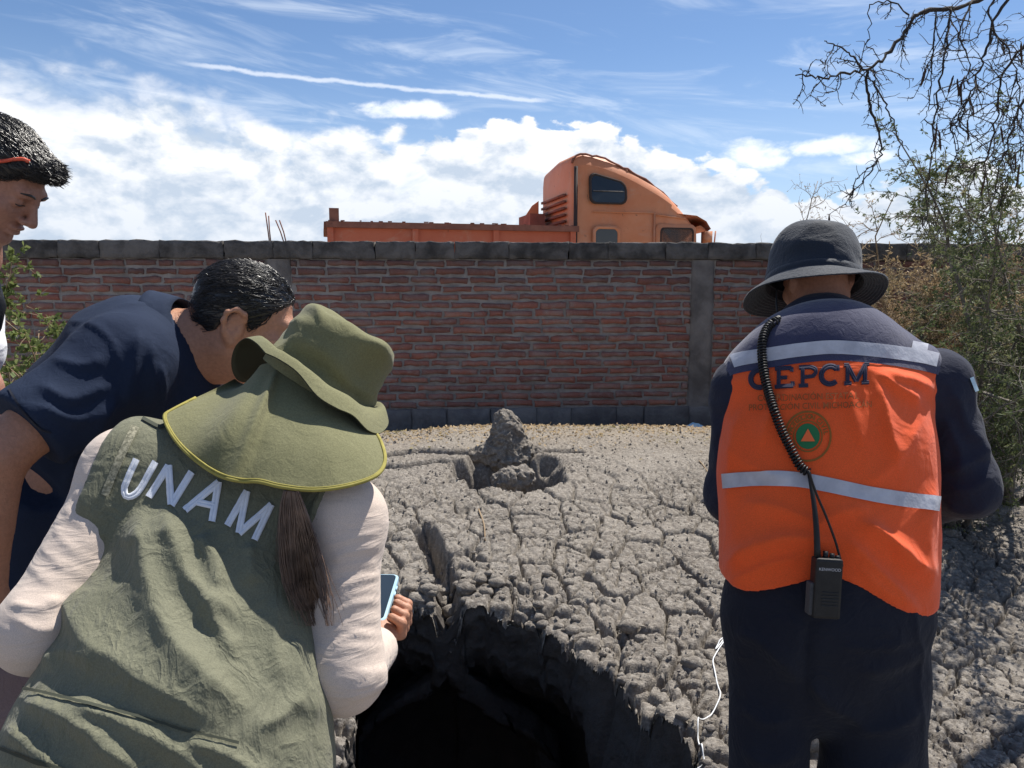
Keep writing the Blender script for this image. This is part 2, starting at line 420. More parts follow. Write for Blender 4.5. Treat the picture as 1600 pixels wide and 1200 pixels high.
# ------------------------------------------------------------------ materials
def mk(name, col, rough=.85, col2=None, scale=6., var=.5, bump=0., bscale=80., bdet=4, spec=.3, sheen=0., metal=0., coat=0., obj_rand=0., trans=0., fine=0., fscale=300.):
    m = bpy.data.materials.new(name); m.use_nodes = True; g = NT(m.node_tree); g.n.clear()
    b = g.node('ShaderNodeBsdfPrincipled'); out = g.node('ShaderNodeOutputMaterial'); g.l.new(b.outputs[0], out.inputs[0])
    tc = g.node('ShaderNodeTexCoord').outputs['Object']
    if obj_rand:
        rn = g.node('ShaderNodeObjectInfo').outputs['Random']
        tc = g.vmath('ADD', tc, g.comb(g.math('MULTIPLY', rn, 37.), g.math('MULTIPLY', rn, 11.), g.math('MULTIPLY', rn, 23.)))
    c = (*col, 1)
    if col2 is not None:
        f = g.ramp(g.noise(tc, scale, 5, .6, .3), .5 - var / 2, .5 + var / 2); c = g.mix(f, col, col2)
    if obj_rand:
        k = g.ramp(rn, 0, 1, 1 - obj_rand, 1 + obj_rand, False); c = g.mix(1., c, g.comb(k, k, k), 'MULTIPLY')
    if fine:
        k = g.ramp(g.noise(tc, fscale, 2, .6), .3, .7, 1 - fine, 1 + fine); c = g.mix(1., c, g.comb(k, k, k), 'MULTIPLY')
    g.put(b.inputs['Base Color'], c); b.inputs['Roughness'].default_value = rough
    b.inputs['Specular IOR Level'].default_value = spec; b.inputs['Metallic'].default_value = metal
    b.inputs['Sheen Weight'].default_value = sheen; b.inputs['Coat Weight'].default_value = coat
    if trans: b.inputs['Subsurface Weight'].default_value = trans; b.inputs['Subsurface Radius'].default_value = (.012, .005, .003); b.inputs['Subsurface Scale'].default_value = 1.
    if bump:
        bn = g.node('ShaderNodeBump'); bn.inputs['Strength'].default_value = 1.; bn.inputs['Distance'].default_value = bump
        g.put(bn.inputs['Height'], g.noise(tc, bscale, bdet, .6)); g.l.new(bn.outputs[0], b.inputs['Normal'])
    m['g'] = 1
    return m
def cloth(name, col, col2, weave=420., wrinkle=.004, wscale=14., rough=.9, sheen=.15, stretch=(1, 1, 1), fold2=.0015, var=.6):
    """woven fabric: soft creases, fine crumple and thread grain"""
    m = bpy.data.materials.new(name); m.use_nodes = True; g = NT(m.node_tree); g.n.clear()
    b = g.node('ShaderNodeBsdfPrincipled'); out = g.node('ShaderNodeOutputMaterial'); g.l.new(b.outputs[0], out.inputs[0])
    tc0 = g.node('ShaderNodeTexCoord').outputs['Object']
    tc = g.vmath('MULTIPLY', tc0, stretch)
    f = g.ramp(g.noise(tc0, 5., 5, .6, .4), .5 - var / 2, .5 + var / 2); c = g.mix(f, col, col2)
    k = g.ramp(g.noise(tc0, weave, 2, .7), .3, .7, .86, 1.14); c = g.mix(1., c, g.comb(k, k, k), 'MULTIPLY')
    g.put(b.inputs['Base Color'], c); b.inputs['Roughness'].default_value = rough; b.inputs['Sheen Weight'].default_value = sheen; b.inputs['Specular IOR Level'].default_value = .2
    w1 = g.noise(tc, wscale, 3, .5, .9); w2 = g.noise(tc, wscale * 4.2, 4, .6, 1.2); w3 = g.noise(tc0, weave, 2, .6)
    ridge = g.math('SUBTRACT', 1., g.math('ABSOLUTE', g.math('MULTIPLY', g.math('SUBTRACT', w1, .5), 4.)))
    h = g.math('ADD', g.math('MULTIPLY', ridge, wrinkle), g.math('ADD', g.math('MULTIPLY', w2, fold2), g.math('MULTIPLY', w3, .00025)))
    bn = g.node('ShaderNodeBump'); bn.inputs['Strength'].default_value = 1.; bn.inputs['Distance'].default_value = 1.; g.put(bn.inputs['Height'], h); g.l.new(bn.outputs[0], b.inputs['Normal'])
    return m
# ------------------------------------------------------------------ ground
WALL_A = R(4.3); WALL_Y = 7.5; WDIR = np.array([math.cos(WALL_A), math.sin(WALL_A), 0.]); WNRM = np.array([math.sin(WALL_A), -math.cos(WALL_A), 0.])
WALL_O = np.array([0., WALL_Y, 0.])
def wall_y(x): return WALL_Y + np.tan(WALL_A) * x
# outline of the pit mouth on the ground (x, y)
def gpt(u, v, z=0.):
    r = ray(u, v); t = (z - CAMZ) / r[2]; return (CO + t * r)[:2]
PIT = np.array([gpt(500, 1330), gpt(528, 1190), gpt(545, 1110), gpt(545, 1030), gpt(570, 962), gpt(620, 948), gpt(680, 962), gpt(700, 912), gpt(716, 968), gpt(765, 962), gpt(810, 970), gpt(870, 994), gpt(936, 1036), gpt(998, 1080), gpt(1052, 1126), gpt(1092, 1172), gpt(1122, 1240), gpt(1128, 1340), gpt(1060, 1480), gpt(800, 1560), gpt(600, 1480)])
def poly_sd(x, y, poly):
    """signed distance to a closed outline, negative inside"""
    d = np.full(x.shape, 9e9); ins = np.zeros(x.shape, bool); n = len(poly)
    for i in range(n):
        a, b = poly[i], poly[(i + 1) % n]; e = b - a; wx, wy = x - a[0], y - a[1]
        t = np.clip((wx * e[0] + wy * e[1]) / (e @ e), 0, 1); d = np.minimum(d, (wx - e[0] * t) ** 2 + (wy - e[1] * t) ** 2)
        c = ((a[1] <= y) & (y < b[1])) | ((b[1] <= y) & (y < a[1])); xx = a[0] + (y - a[1]) / np.where(abs(b[1] - a[1]) < 1e-9, 1e-9, b[1] - a[1]) * e[0]
        ins ^= c & (x < xx)
    return np.where(ins, -1, 1) * np.sqrt(d)
def base_z(x, y):
    return .31 * sstep(2.6, 6.6, y) - .17 * sstep(wall_y(x) - .95, wall_y(x) - .30, y) * sstep(13, 11.5, np.abs(x)) + .05 * sstep(3.1, 4.2, y) * sstep(2.0, .2, np.abs(x - .2)) + .05 * noise3(p2(x * .8, y * .8, 3.)) * sstep(1.5, 3, y)
MOUND = np.array([*(CO + ray(792, 722) * ((.23 - CAMZ) / ray(792, 722)[2]))[:2]])
def seg_d(x, y, pts):
    d = np.full(x.shape, 9.)
    for a, b in zip(pts[:-1], pts[1:]):
        e = b - a; t = np.clip(((x - a[0]) * e[0] + (y - a[1]) * e[1]) / (e @ e), 0, 1); d = np.minimum(d, np.hypot(x - a[0] - e[0] * t, y - a[1] - e[1] * t))
    return d
def ground_z(x, y, detail=True):
    z = base_z(x, y)
    sd = poly_sd(x, y, PIT) + .05 * noise3(p2(x * 5, y * 5, 1.)) + .025 * noise3(p2(x * 14, y * 14, 2.))
    if detail:
        near = sstep(5.9, 4.4, y)                        # deep cracks near the pit, crumbs farther off
        wx = x + .05 * noise3(p2(x * 4, y * 4, 9.)) + .02 * noise3(p2(x * 13, y * 13, 5.)); wy = y + .05 * noise3(p2(x * 4, y * 4, 14.)) + .02 * noise3(p2(x * 13, y * 13, 7.))
        f1, f2, ci = vor2(wx * 4.6, wy * 3.8, 1); e1 = f2 - f1
        g1, g2, cj = vor2(wx * 10.5 + 3, wy * 9.5, 2); e2 = g2 - g1
        h1, h2, ck = vor2(wx * 24 + 3, wy * 21, 3); e3 = h2 - h1
        pm = .5 + .9 * noise3(p2(x * 1.1, y * 1.1, 21.))
        open1 = np.clip(.75 + .8 * noise3(p2(x * .9, y * .9, 30.)), .25, 1.2) * near
        crumb = np.clip(sstep(.75, .05, sd) + .25 + 1.1 * noise3(p2(x * 1.3, y * 1.3, 77.)), 0, 1)
        crack = (1 - sstep(.015, .085, e1)) * open1
        crack2 = (1 - sstep(.015, .10, e2)) * np.clip(.45 + 1.4 * noise3(p2(x * 1.7, y * 1.7, 40.)), 0, 1) * (.2 + .8 * near)
        crack3 = (1 - sstep(.02, .16, e3)) * np.clip(.2 + 1.1 * noise3(p2(x * 2.6, y * 2.6, 44.)), 0, 1)
        dome = np.minimum(e1, .16) * .075 * near + np.minimum(e2, .16) * .040 * (.3 + .7 * near) + np.minimum(e3, .2) * .012
        z = z + dome - .060 * crack - .030 * crack2 - .012 * crack3
        tx, ty = ((ci % 23) / 23. - .5), ((ci % 29) / 29. - .5); lx = (wx * 4.6) % 1. - .5; ly = (wy * 3.8) % 1. - .5
        z = z + ((ci % 17) / 17. - .5) * .026 * near + ((cj % 13) / 13. - .5) * .010 * (.3 + .7 * near)
        bil = np.abs(noise3(p2(x * 19, y * 19, 50.))) * .7 + .8 * np.abs(noise3(p2(x * 46, y * 46, 51.)))
        z = z + (.003 + .008 * crumb) * (noise3(p2(x * 17, y * 17, 50.)) + .9 * noise3(p2(x * 37, y * 37, 51.)) + .35 * bil) + .006 * noise3(p2(x * 70, y * 70, 52.)) + .010 * noise3(p2(x * 6, y * 6, 53.)) * near
        # crumbly lip round the pit: blocks tilt and sag towards it
        lip = sstep(.42, .0, sd); z = z - .05 * lip + .05 * lip * (((cj % 11) / 11.) - .3) - .02 * lip * (1 - sstep(0, .25, e2))
        # chimney hollow: shallow crater with two cracks running out of it
        mx, my = x - MOUND[0], y - MOUND[1]
        cr = np.hypot((mx - .03) / 1.55, (my + .46) / 1.65); z = z - .55 * (1 - sstep(.17, .28, cr + .07 * noise3(p2(x * 7, y * 7, 60.))))
        ang = seg_d(x, y, MOUND + np.array([[-.12, -.06], [-.42, -.04], [-.68, .04], [-.95, -.06]])); z = z - .12 * (1 - sstep(.02, .075, ang + .015 * noise3(p2(x * 16, y * 16, 61.))))
        ang = seg_d(x, y, MOUND + np.array([[.1, -.04], [.32, .04], [.55, .02]])); z = z - .09 * (1 - sstep(.015, .06, ang))
        ang = seg_d(x, y, MOUND + np.array([[-.1, -.3], [-.5, -.25], [-.75, -.35], [-1.0, -.3]])); z = z - .09 * (1 - sstep(.015, .06, ang + .015 * noise3(p2(x * 16, y * 16, 63.))))
        ang = seg_d(x, y, np.array([gpt(700, 940, .06), gpt(692, 900, .07), gpt(676, 862, .1), gpt(660, 842, .1)])); z = z - .16 * (1 - sstep(.02, .085, ang + .03 * noise3(p2(x * 12, y * 12, 62.)))) 
    # funnel of the pit: steep earth wall
    inn = np.clip(-sd, 0, 1); rgh = .03 * noise3(p2(x * 9, y * 9, 70.)) + .015 * noise3(p2(x * 23, y * 23, 71.))
    z = np.where(sd < 0, z - 1.0 * inn, z)
    return z, sd
def mat_ground():
    m = bpy.data.materials.new('dry_mud'); m.use_nodes = True; g = NT(m.node_tree); g.n.clear()
    b = g.node('ShaderNodeBsdfPrincipled'); out = g.node('ShaderNodeOutputMaterial'); g.l.new(b.outputs[0], out.inputs[0])
    tc = g.node('ShaderNodeTexCoord').outputs['Object']; sp = g.node('ShaderNodeSeparateXYZ', i_0=tc)
    c = g.mix(g.ramp(g.noise(tc, 1.6, 6, .6, .3), .35, .65), (.170, .149, .128), (.255, .226, .194))
    c = g.mix(g.ramp(g.noise(tc, 42., 4, .7), .40, .72), c, (.38, .345, .30))
    c = g.mix(g.ramp(g.noise(tc, 75., 3, .7), .42, .26, 0, .6), c, (.11, .096, .083))
    # paler dusty strip with leaf litter by the wall
    far = g.ramp(g.math('ADD', sp.outputs[1], g.math('MULTIPLY', g.noise(tc, 3., 5, .6), 1.6)), 6.2, 8.3)
    c = g.mix(far, c, g.mix(g.ramp(g.noise(tc, 55., 3, .7), .4, .65), (.23, .185, .135), (.36, .305, .24)))
    g.put(b.inputs['Base Color'], c); b.inputs['Roughness'].default_value = .95; b.inputs['Specular IOR Level'].default_value = .15
    bn = g.node('ShaderNodeBump'); bn.inputs['Strength'].default_value = 1.; bn.inputs['Distance'].default_value = .010
    g.put(bn.inputs['Height'], g.math('ADD', g.noise(tc, 120., 5, .7), g.math('MULTIPLY', g.noise(tc, 45., 4, .6), 1.2))); g.l.new(bn.outputs[0], b.inputs['Normal'])
    return m
M_MUD = mat_ground()
def build_ground():
    gx = np.unique(np.concatenate([[-600, -200, -80, -40, -20], np.arange(-12, -1.4, .15), np.arange(-1.2, 2.8, .0075), np.arange(2.9, 12, .12), [20, 40, 80, 200, 600]]))
    gy = np.unique(np.concatenate([[-60, -20, -8], np.arange(-3, 1.4, .12), np.arange(1.4, 2.2, .03), np.arange(2.2, 3.7, .0072), np.arange(3.7, 4.7, .0095), np.arange(4.7, 7.75, .015), np.arange(7.9, 12, .4), [14, 20, 40, 80, 200, 600, 2000]]))
    X, Y = np.meshgrid(gx, gy, indexing='ij'); x, y = X.ravel(), Y.ravel()
    z, sd = ground_z(x, y)
    V = np.stack([x, y, z], -1); a, b = X.shape
    i = np.arange(a - 1)[:, None] * b; j = np.arange(b - 1)[None]
    F = np.stack([i + j, i + b + j, i + b + j + 1, i + j + 1], -1).reshape(-1, 4)
    F = F[(sd[F] > -.010).any(1)]
    used = np.unique(F); mp = np.full(len(V), -1); mp[used] = np.arange(len(used))
    o = obj_np('ground', V[used], mp[F], M_MUD, None, True); tag(o, 'grey cracked dried mud ground with crumbly clods', None, None, 'structure')
    # earth wall of the pit below the lip, then the dark hollow under the crust
    pl = PIT[::-1] if np.sum(PIT[:, 0] * np.roll(PIT[:, 1], -1) - PIT[:, 1] * np.roll(PIT[:, 0], -1)) < 0 else PIT
    seg = np.vstack([pl, pl[:1]]); cl = np.concatenate([[0], np.cumsum(np.linalg.norm(np.diff(seg, axis=0), axis=1))]); n = 380; t = np.linspace(0, cl[-1], n, endpoint=False)
    ring = np.stack([np.interp(t, cl, seg[:, 0]), np.interp(t, cl, seg[:, 1])], -1)
    for _ in range(6): ring = (np.roll(ring, 1, 0) + np.roll(ring, -1, 0) + 2 * ring) / 4
    tg = np.roll(ring, -3, 0) - np.roll(ring, 3, 0); nr = np.stack([tg[:, 1], -tg[:, 0]], -1); nr /= np.linalg.norm(nr, axis=1)[:, None]
    ss = np.linspace(-.14, .14, 29); X = ring[:, None] + nr[:, None] * ss[None, :, None]; _, sdv = ground_z(X[..., 0].ravel(), X[..., 1].ravel(), False); sdv = sdv.reshape(n, 29)
    k = np.argmax(sdv > -.008, 1); rim = ring + nr * ss[k][:, None]; rz, _ = ground_z(rim[:, 0], rim[:, 1])
    for _ in range(2): rim = (np.roll(rim, 1, 0) + np.roll(rim, -1, 0) + 2 * rim) / 4
    east = sstep(.05, .5, rim[:, 0] - PIT[:, 0].mean()) * sstep(3.35, 2.95, rim[:, 1])
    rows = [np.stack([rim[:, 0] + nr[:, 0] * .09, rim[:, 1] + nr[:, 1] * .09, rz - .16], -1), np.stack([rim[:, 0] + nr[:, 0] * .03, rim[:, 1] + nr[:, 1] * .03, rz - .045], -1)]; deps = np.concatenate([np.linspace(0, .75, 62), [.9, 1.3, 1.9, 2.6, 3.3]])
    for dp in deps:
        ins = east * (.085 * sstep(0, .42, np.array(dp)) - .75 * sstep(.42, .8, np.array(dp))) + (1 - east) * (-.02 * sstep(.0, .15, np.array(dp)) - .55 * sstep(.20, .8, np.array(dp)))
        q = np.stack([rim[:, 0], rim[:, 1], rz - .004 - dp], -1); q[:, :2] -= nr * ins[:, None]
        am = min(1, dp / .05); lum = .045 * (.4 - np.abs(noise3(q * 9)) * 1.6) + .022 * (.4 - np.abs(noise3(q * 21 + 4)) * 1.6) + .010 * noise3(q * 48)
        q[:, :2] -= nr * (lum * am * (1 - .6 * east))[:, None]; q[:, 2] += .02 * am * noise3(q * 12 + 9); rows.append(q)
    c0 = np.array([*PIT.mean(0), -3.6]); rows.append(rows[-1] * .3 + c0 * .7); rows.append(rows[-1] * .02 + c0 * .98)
    mb = MB(); mb.grid(np.array(rows), True); c = mb.build('pit', mk('pit_shade_mud', (.060, .052, .047), .95, (.085, .075, .066), 7., .5, .012, 40.)); tag(c, 'dark hollow under the collapsed mud crust', None, None, 'structure')  # hollow's shade mixed into the mud colour, darker than the ground
    # loose clods along the lip
    mb = MB(); rr = np.random.RandomState(9); bm = bmesh.new(); bmesh.ops.create_icosphere(bm, subdivisions=2, radius=1.); IV = np.array([v.co for v in bm.verts]); IF = np.array([[v.index for v in f.verts] for f in bm.faces]); bm.free()
    for i in range(260):
        j = rr.randint(n); p = rim[j] + nr[j] * (rr.rand() ** 2 * .35 + .02); r = rr.uniform(.012, .045) * (1 if rr.rand() < .35 else .6); z0, sd0 = ground_z(p[None, 0], p[None, 1])
        o3 = rr.rand(3) * 50; w = 1 + .5 * (.4 - np.abs(noise3(IV * 1.6 + o3)) * 1.6) + .28 * noise3(IV * 4 + o3); mb.add(IV * w[:, None] * r * np.array([1.2, 1, .8]) + np.array([*p, z0[0] + r * .2]), (), IF)
    o = mb.build('clods', M_MUD, None); tag(o, 'loose crumbly mud clods strewn round the lip of the pit', 'clods', None, 'stuff')
build_ground()
print('ground', time.time() - T0)
# ------------------------------------------------------------------ brick wall
rng = random.Random(5)
def mat_brick(rand=True):
    m = bpy.data.materials.new('brick'); m.use_nodes = True; g = NT(m.node_tree); g.n.clear()
    b = g.node('ShaderNodeBsdfPrincipled'); out = g.node('ShaderNodeOutputMaterial'); g.l.new(b.outputs[0], out.inputs[0])
    geo = g.node('ShaderNodeNewGeometry').outputs['Position']
    if rand: rn = g.node('ShaderNodeObjectInfo').outputs['Random']
    else: rn = g.node('ShaderNodeNewGeometry').outputs['Random Per Island']
    n = g.node('ShaderNodeValToRGB'); g.put(n.inputs[0], rn); e = n.color_ramp.elements
    cols = [(.21, .10, .084), (.29, .12, .092), (.36, .14, .10), (.26, .115, .094), (.39, .17, .12), (.23, .12, .105)]
    e[0].color = (*cols[0], 1); e[1].color = (*cols[-1], 1); e[1].position = 1.
    for i, c in enumerate(cols[1:-1]): k = e.new((i + 1) / 5); k.color = (*c, 1)
    c = n.outputs[0]
    c = g.mix(g.ramp(g.noise(geo, 18., 5, .65), .45, .75, 0, .55), c, (.17, .09, .075))
    c = g.mix(g.ramp(g.noise(geo, 5., 6, .7, .5), .44, .72, 0, .7), c, (.33, .26, .225))
    c = g.mix(g.ramp(g.noise(geo, 60., 3, .7), .55, .8, 0, .5), c, (.45, .36, .30))
    sp = g.node('ShaderNodeSeparateXYZ', i_0=geo)
    soot = g.ramp(g.math('ADD', sp.outputs[2], g.math('MULTIPLY', g.noise(geo, 2.2, 5, .65), .9)), 1.75, 2.5, 0, .72)
    c = g.mix(soot, c, (.075, .062, .060))
    g.put(b.inputs['Base Color'], c); b.inputs['Roughness'].default_value = .93; b.inputs['Specular IOR Level'].default_value = .15
    bn = g.node('ShaderNodeBump'); bn.inputs['Distance'].default_value = .008; g.put(bn.inputs['Height'], g.noise(geo, 70., 5, .7)); g.l.new(bn.outputs[0], b.inputs['Normal'])
    return m
M_BRICK = mat_brick(True); M_BRICK2 = mat_brick(False)
M_MORTAR = mk('mortar', (.21, .185, .17), .95, (.33, .30, .275), 7., .4, .010, 60.)
M_CONC = mk('old_concrete', (.12, .108, .10), .95, (.235, .212, .195), 3.5, .35, .008, 40.)
M_COPE = mk('stained_coping', (.045, .042, .04), .95, (.155, .143, .133), 4.5, .38, .012, 35., obj_rand=.10)
M_PLINTH = mk('dark_plinth', (.11, .10, .10), .95, (.20, .185, .175), 5., .4, .010, 35., obj_rand=.1)
def lump_box(sx, sy, sz, seed, nx=4, nz=2, j=.006, rnd=.012):
    """a worn block: rounded, uneven faces"""
    r = np.random.RandomState(seed); xs = np.linspace(-1, 1, nx + 1); zs = np.linspace(-1, 1, nz + 1)
    per = [(x, -1.) for x in xs] + [(1., z) for z in zs[1:]] + [(x, 1.) for x in xs[::-1][1:]] + [(-1., z) for z in zs[::-1][1:-1]]
    per = np.array(per); n = len(per)
    def ring(y, inset, jj):
        q = np.stack([per[:, 0] * (sx / 2 - inset), np.full(n, y), per[:, 1] * (sz / 2 - inset)], -1)
        return q + r.randn(n, 3) * np.array([jj, jj * .5, jj * .8])
    fr = ring(-sy / 2, rnd, j * .8); mid = ring(-sy / 2 + rnd, 0, j); bk = ring(sy / 2, 0, 0)
    # inner face grid points (front)
    gx, gz = np.meshgrid(xs[1:-1], zs[1:-1], indexing='ij')
    inner = np.stack([gx.ravel() * (sx / 2 - rnd), -sy / 2 - np.abs(r.randn(gx.size)) * j * .5, gz.ravel() * (sz / 2 - rnd)], -1)
    V = np.vstack([fr, mid, bk, inner]); Q = []
    for a, b2 in ((0, n), (n, 2 * n)):
        for i in range(n): Q.append([a + i, a + (i + 1) % n, b2 + (i + 1) % n, b2 + i])
    # front face: grid lookup
    def idx(ix, iz):
        if 0 < ix < nx and 0 < iz < nz: return 3 * n + (ix - 1) * (nz - 1) + (iz - 1)
        if iz == 0: return ix
        if ix == nx: return nx + iz
        if iz == nz: return nx + nz + (nx - ix)
        return 2 * nx + nz + (nz - iz)
    for ix in range(nx):
        for iz in range(nz): Q.append([idx(ix, iz), idx(ix, iz + 1), idx(ix + 1, iz + 1), idx(ix + 1, iz)])
    Q = [q[::-1] for q in Q]
    return V, np.array(Q)
def wall_pt(s, z, proud=0.): return WALL_O + WDIR * s + WNRM * proud + np.array([0, 0, z])
def z_on_wall(u, v):
    r = ray(u, v); t = ((WALL_O - CO) @ WNRM) / (r @ WNRM); return (CO + r * t)
Z_BASE = z_on_wall(800, 648)[2]; Z_TOP = z_on_wall(800, 378)[2]; Z_CAPB = z_on_wall(800, 405)[2]; Z_PL = z_on_wall(800, 637)[2]
print('wall z', Z_BASE, Z_PL, Z_CAPB, Z_TOP)
def build_wall():
    root = empty('brick_wall', tuple(wall_pt(0, Z_BASE - .25)), 'long red brick wall with grey mortar, concrete columns and stained coping', 'wall'); tag(root, kind='thing')
    RM = Matrix(((WDIR[0], -WNRM[0], 0), (WDIR[1], -WNRM[1], 0), (0, 0, 1)))   # local x along the wall, local y into it
    RM3 = np.array(RM)
    SL, SR = -9.0, 9.5
    mb = MB(); mb.box(wall_pt((SL + SR) / 2, (Z_BASE - .3 + Z_CAPB) / 2, -.075), (SR - SL, .13, Z_CAPB - Z_BASE + .3), RM3)
    core = mb.build('mortar', M_MORTAR, root, False)
    # the joints bulge unevenly: a rough relief sheet over the core
    sx = np.arange(SL, SR, .03); sz = np.arange(Z_PL - .02, Z_CAPB + .01, .025); S, Z = np.meshgrid(sx, sz, indexing='ij')
    pr = -.006 + .006 * noise3(p2(S * 22, Z * 22, 1.)) + .004 * noise3(p2(S * 60, Z * 60, 2.))
    G = WALL_O + S[..., None] * WDIR + pr[..., None] * WNRM + Z[..., None] * np.array([0, 0, 1.])
    mb = MB(); mb.grid(G); mb.build('mortar_face', M_MORTAR, root)
    cols_s = []
    for u in (438, 1096):
        p = z_on_wall(u, 500); cols_s.append((p - WALL_O) @ WDIR)
    cols_s += [cols_s[0] - (cols_s[1] - cols_s[0]), cols_s[1] + (cols_s[1] - cols_s[0])]
    meshes = []
    for k in range(10):
        V, Q = lump_box(.258, .05, .050 + .005 * (k % 3), 100 + k); meshes.append(mesh_np('brick', V, Q, True, [M_BRICK]))
    cand = []; zc = Z_PL + .040; course = 0; ch = (Z_CAPB - Z_PL) / 18.
    while zc < Z_CAPB - .02:
        s = SL + (0.14 if course % 2 else 0) + rng.uniform(-.03, .03)
        while s < SR:
            L = .283 + rng.uniform(-.018, .018)
            if rng.random() < .06: L *= .55
            a0, a1 = s, s + L; s += L
            for k in cols_s:
                if k - .12 < a1 and a0 < k + .12:
                    if a0 < k - .12 and (k - .12) - a0 > a1 - (k + .12): a1 = k - .12 + rng.uniform(0, .02)
                    else: a0 = k + .12 - rng.uniform(0, .02)
            if a1 - a0 > .05: cand.append(((a0 + a1) / 2, zc + rng.uniform(-.005, .005), a1 - a0, rng.uniform(-.028, .028)))
        zc += ch; course += 1
    def rank(b):
        u, v, d = px(wall_pt(b[0], b[1]))
        if 470 < u < 1165 and v < 645 and not (u < 600 and v > 500): return 0
        if 0 < u < 320 and v < 465: return 1
        if 320 <= u <= 470 and v < 420: return 1
        if -20 < u < 110 and v < 560: return 2
        return 9
    cand.sort(key=rank); near, rest = cand[:300], cand[300:]
    print('bricks', len(cand), rank(near[-1]))
    for i, (c, z, L, tilt) in enumerate(near):
        o = bpy.data.objects.new('brick', meshes[rng.randrange(10)]); link(o); fix_parent(o, root)
        p = wall_pt(c, z, -.012 + rng.uniform(-.005, .006)); o.location = p
        o.rotation_euler = (RM.to_4x4() @ Matrix.Rotation(tilt, 4, 'Y')).to_euler()
        o.scale = ((L - .02) / .262, 1, rng.uniform(.9, 1.06))
    mb = MB()
    for (c, z, L, tilt) in rest:
        V, Q = lump_box(L - .02, .05, .058, rng.randrange(9999), 2, 1); ct, st = math.cos(tilt), math.sin(tilt)
        V = V @ np.array([[ct, 0, -st], [0, 1, 0], [st, 0, ct]]); V = V @ RM3.T + wall_pt(c, z, -.012 + rng.uniform(-.005, .005)); mb.add(V, Q)
    o = mb.build('brick_course', M_BRICK2, root); tag(o, None, None, None, 'stuff')
    # concrete columns, rough cast, flush
    for s in cols_s:
        sx = np.linspace(-.115, .115, 12); zz = np.arange(Z_BASE - .2, Z_CAPB + .004, .03); S, Z = np.meshgrid(sx, zz, indexing='ij')
        edge = .012 * noise3(p2(S * 3 + s, Z * 9, 4.)) * (np.abs(S) > .1)
        pr = .016 + .008 * noise3(p2(S * 15 + s, Z * 11, 5.)) - .02 * (np.abs(S) > .112)
        G = WALL_O + (S + s + edge)[..., None] * WDIR + pr[..., None] * WNRM + Z[..., None] * np.array([0, 0, 1.])
        mb = MB(); mb.grid(G); mb.build('column', M_CONC, root)
    # coping blocks
    s = SL
    while s < SR:
        L = rng.uniform(.36, .62); V, Q = lump_box(L - .003, .20, Z_TOP - Z_CAPB, rng.randrange(9999), 8, 4, .005, .007)
        V = V + np.stack([np.zeros(len(V)), np.zeros(len(V)), .010 * noise3(V * 14 + s)], -1)
        o = bpy.data.objects.new('coping_block', mesh_np('coping_block', V, Q, True, [M_COPE])); link(o); fix_parent(o, root)
        o.location = wall_pt(s + L / 2, (Z_TOP + Z_CAPB) / 2, -.07 + rng.uniform(-.006, .006)); o.rotation_euler = RM.to_4x4().to_euler(); s += L
    s = SL
    while s < SR:
        L = rng.uniform(.28, .46); V, Q = lump_box(L - .002, .14, Z_PL - Z_BASE + .22, rng.randrange(9999), 6, 3, .005, .012)
        o = bpy.data.objects.new('plinth_block', mesh_np('plinth_block', V, Q, True, [M_PLINTH])); link(o); fix_parent(o, root)
        o.location = wall_pt(s + L / 2, (Z_PL + Z_BASE - .22) / 2 - .006, -.045 + rng.uniform(-.004, .004)); o.rotation_euler = RM.to_4x4().to_euler(); s += L
    return root
WALL = build_wall()
print('wall', time.time() - T0)
# ------------------------------------------------------------------ lorry behind the wall
TA = R(13.8); TD = np.array([math.cos(TA), math.sin(TA), 0.]); TL = np.array([-math.sin(TA), math.cos(TA), 0.])   # forward, far side
T_ORG = np.array([*(P(896, 380, 14.0))[:2], 0.])          # near rear corner of the cab, on the ground
def TP(x, w, z): return T_ORG + TD * x + TL * w + np.array([0, 0, z])
def mat_paint(name, c1, c2, rough=.55):
    m = bpy.data.materials.new(name); m.use_nodes = True; g = NT(m.node_tree); g.n.clear()
    b = g.node('ShaderNodeBsdfPrincipled'); out = g.node('ShaderNodeOutputMaterial'); g.l.new(b.outputs[0], out.inputs[0])
    tc = g.node('ShaderNodeTexCoord').outputs['Object']
    c = g.mix(g.ramp(g.noise(tc, 1.3, 6, .6), .35, .65), c1, c2)
    c = g.mix(g.ramp(g.noise(tc, 9., 7, .75, .5), .62, .70, 0, .8), c, (.11, .055, .035))
    c = g.mix(g.ramp(g.noise(tc, 2.2, 7, .7, 1.), .5, .75, 0, .45), c, (.55, .36, .26))
    g.put(b.inputs['Base Color'], c); b.inputs['Roughness'].default_value = rough; b.inputs['Specular IOR Level'].default_value = .35
    bn = g.node('ShaderNodeBump'); bn.inputs['Distance'].default_value = .01; g.put(bn.inputs['Height'], g.noise(tc, 3., 3)); g.l.new(bn.outputs[0], b.inputs['Normal'])
    return m
M_OR = mat_paint('faded_orange_paint', (.60, .215, .095), (.65, .27, .135)); M_RED = mat_paint('orange_red_steel', (.50, .125, .065), (.56, .16, .085), .7)
M_RUST = mk('rusty_steel', (.20, .085, .06), .9, (.30, .13, .09), 5., .5, .004, 40.)
M_DARK = mk('dark_rubber', (.02, .02, .022), .8, (.04, .04, .04), 10.); M_GLASS = mk('dark_glass', (.015, .02, .025), .08, spec=.6)
M_SEAL = mk('window_rubber', (.05, .035, .03), .8)
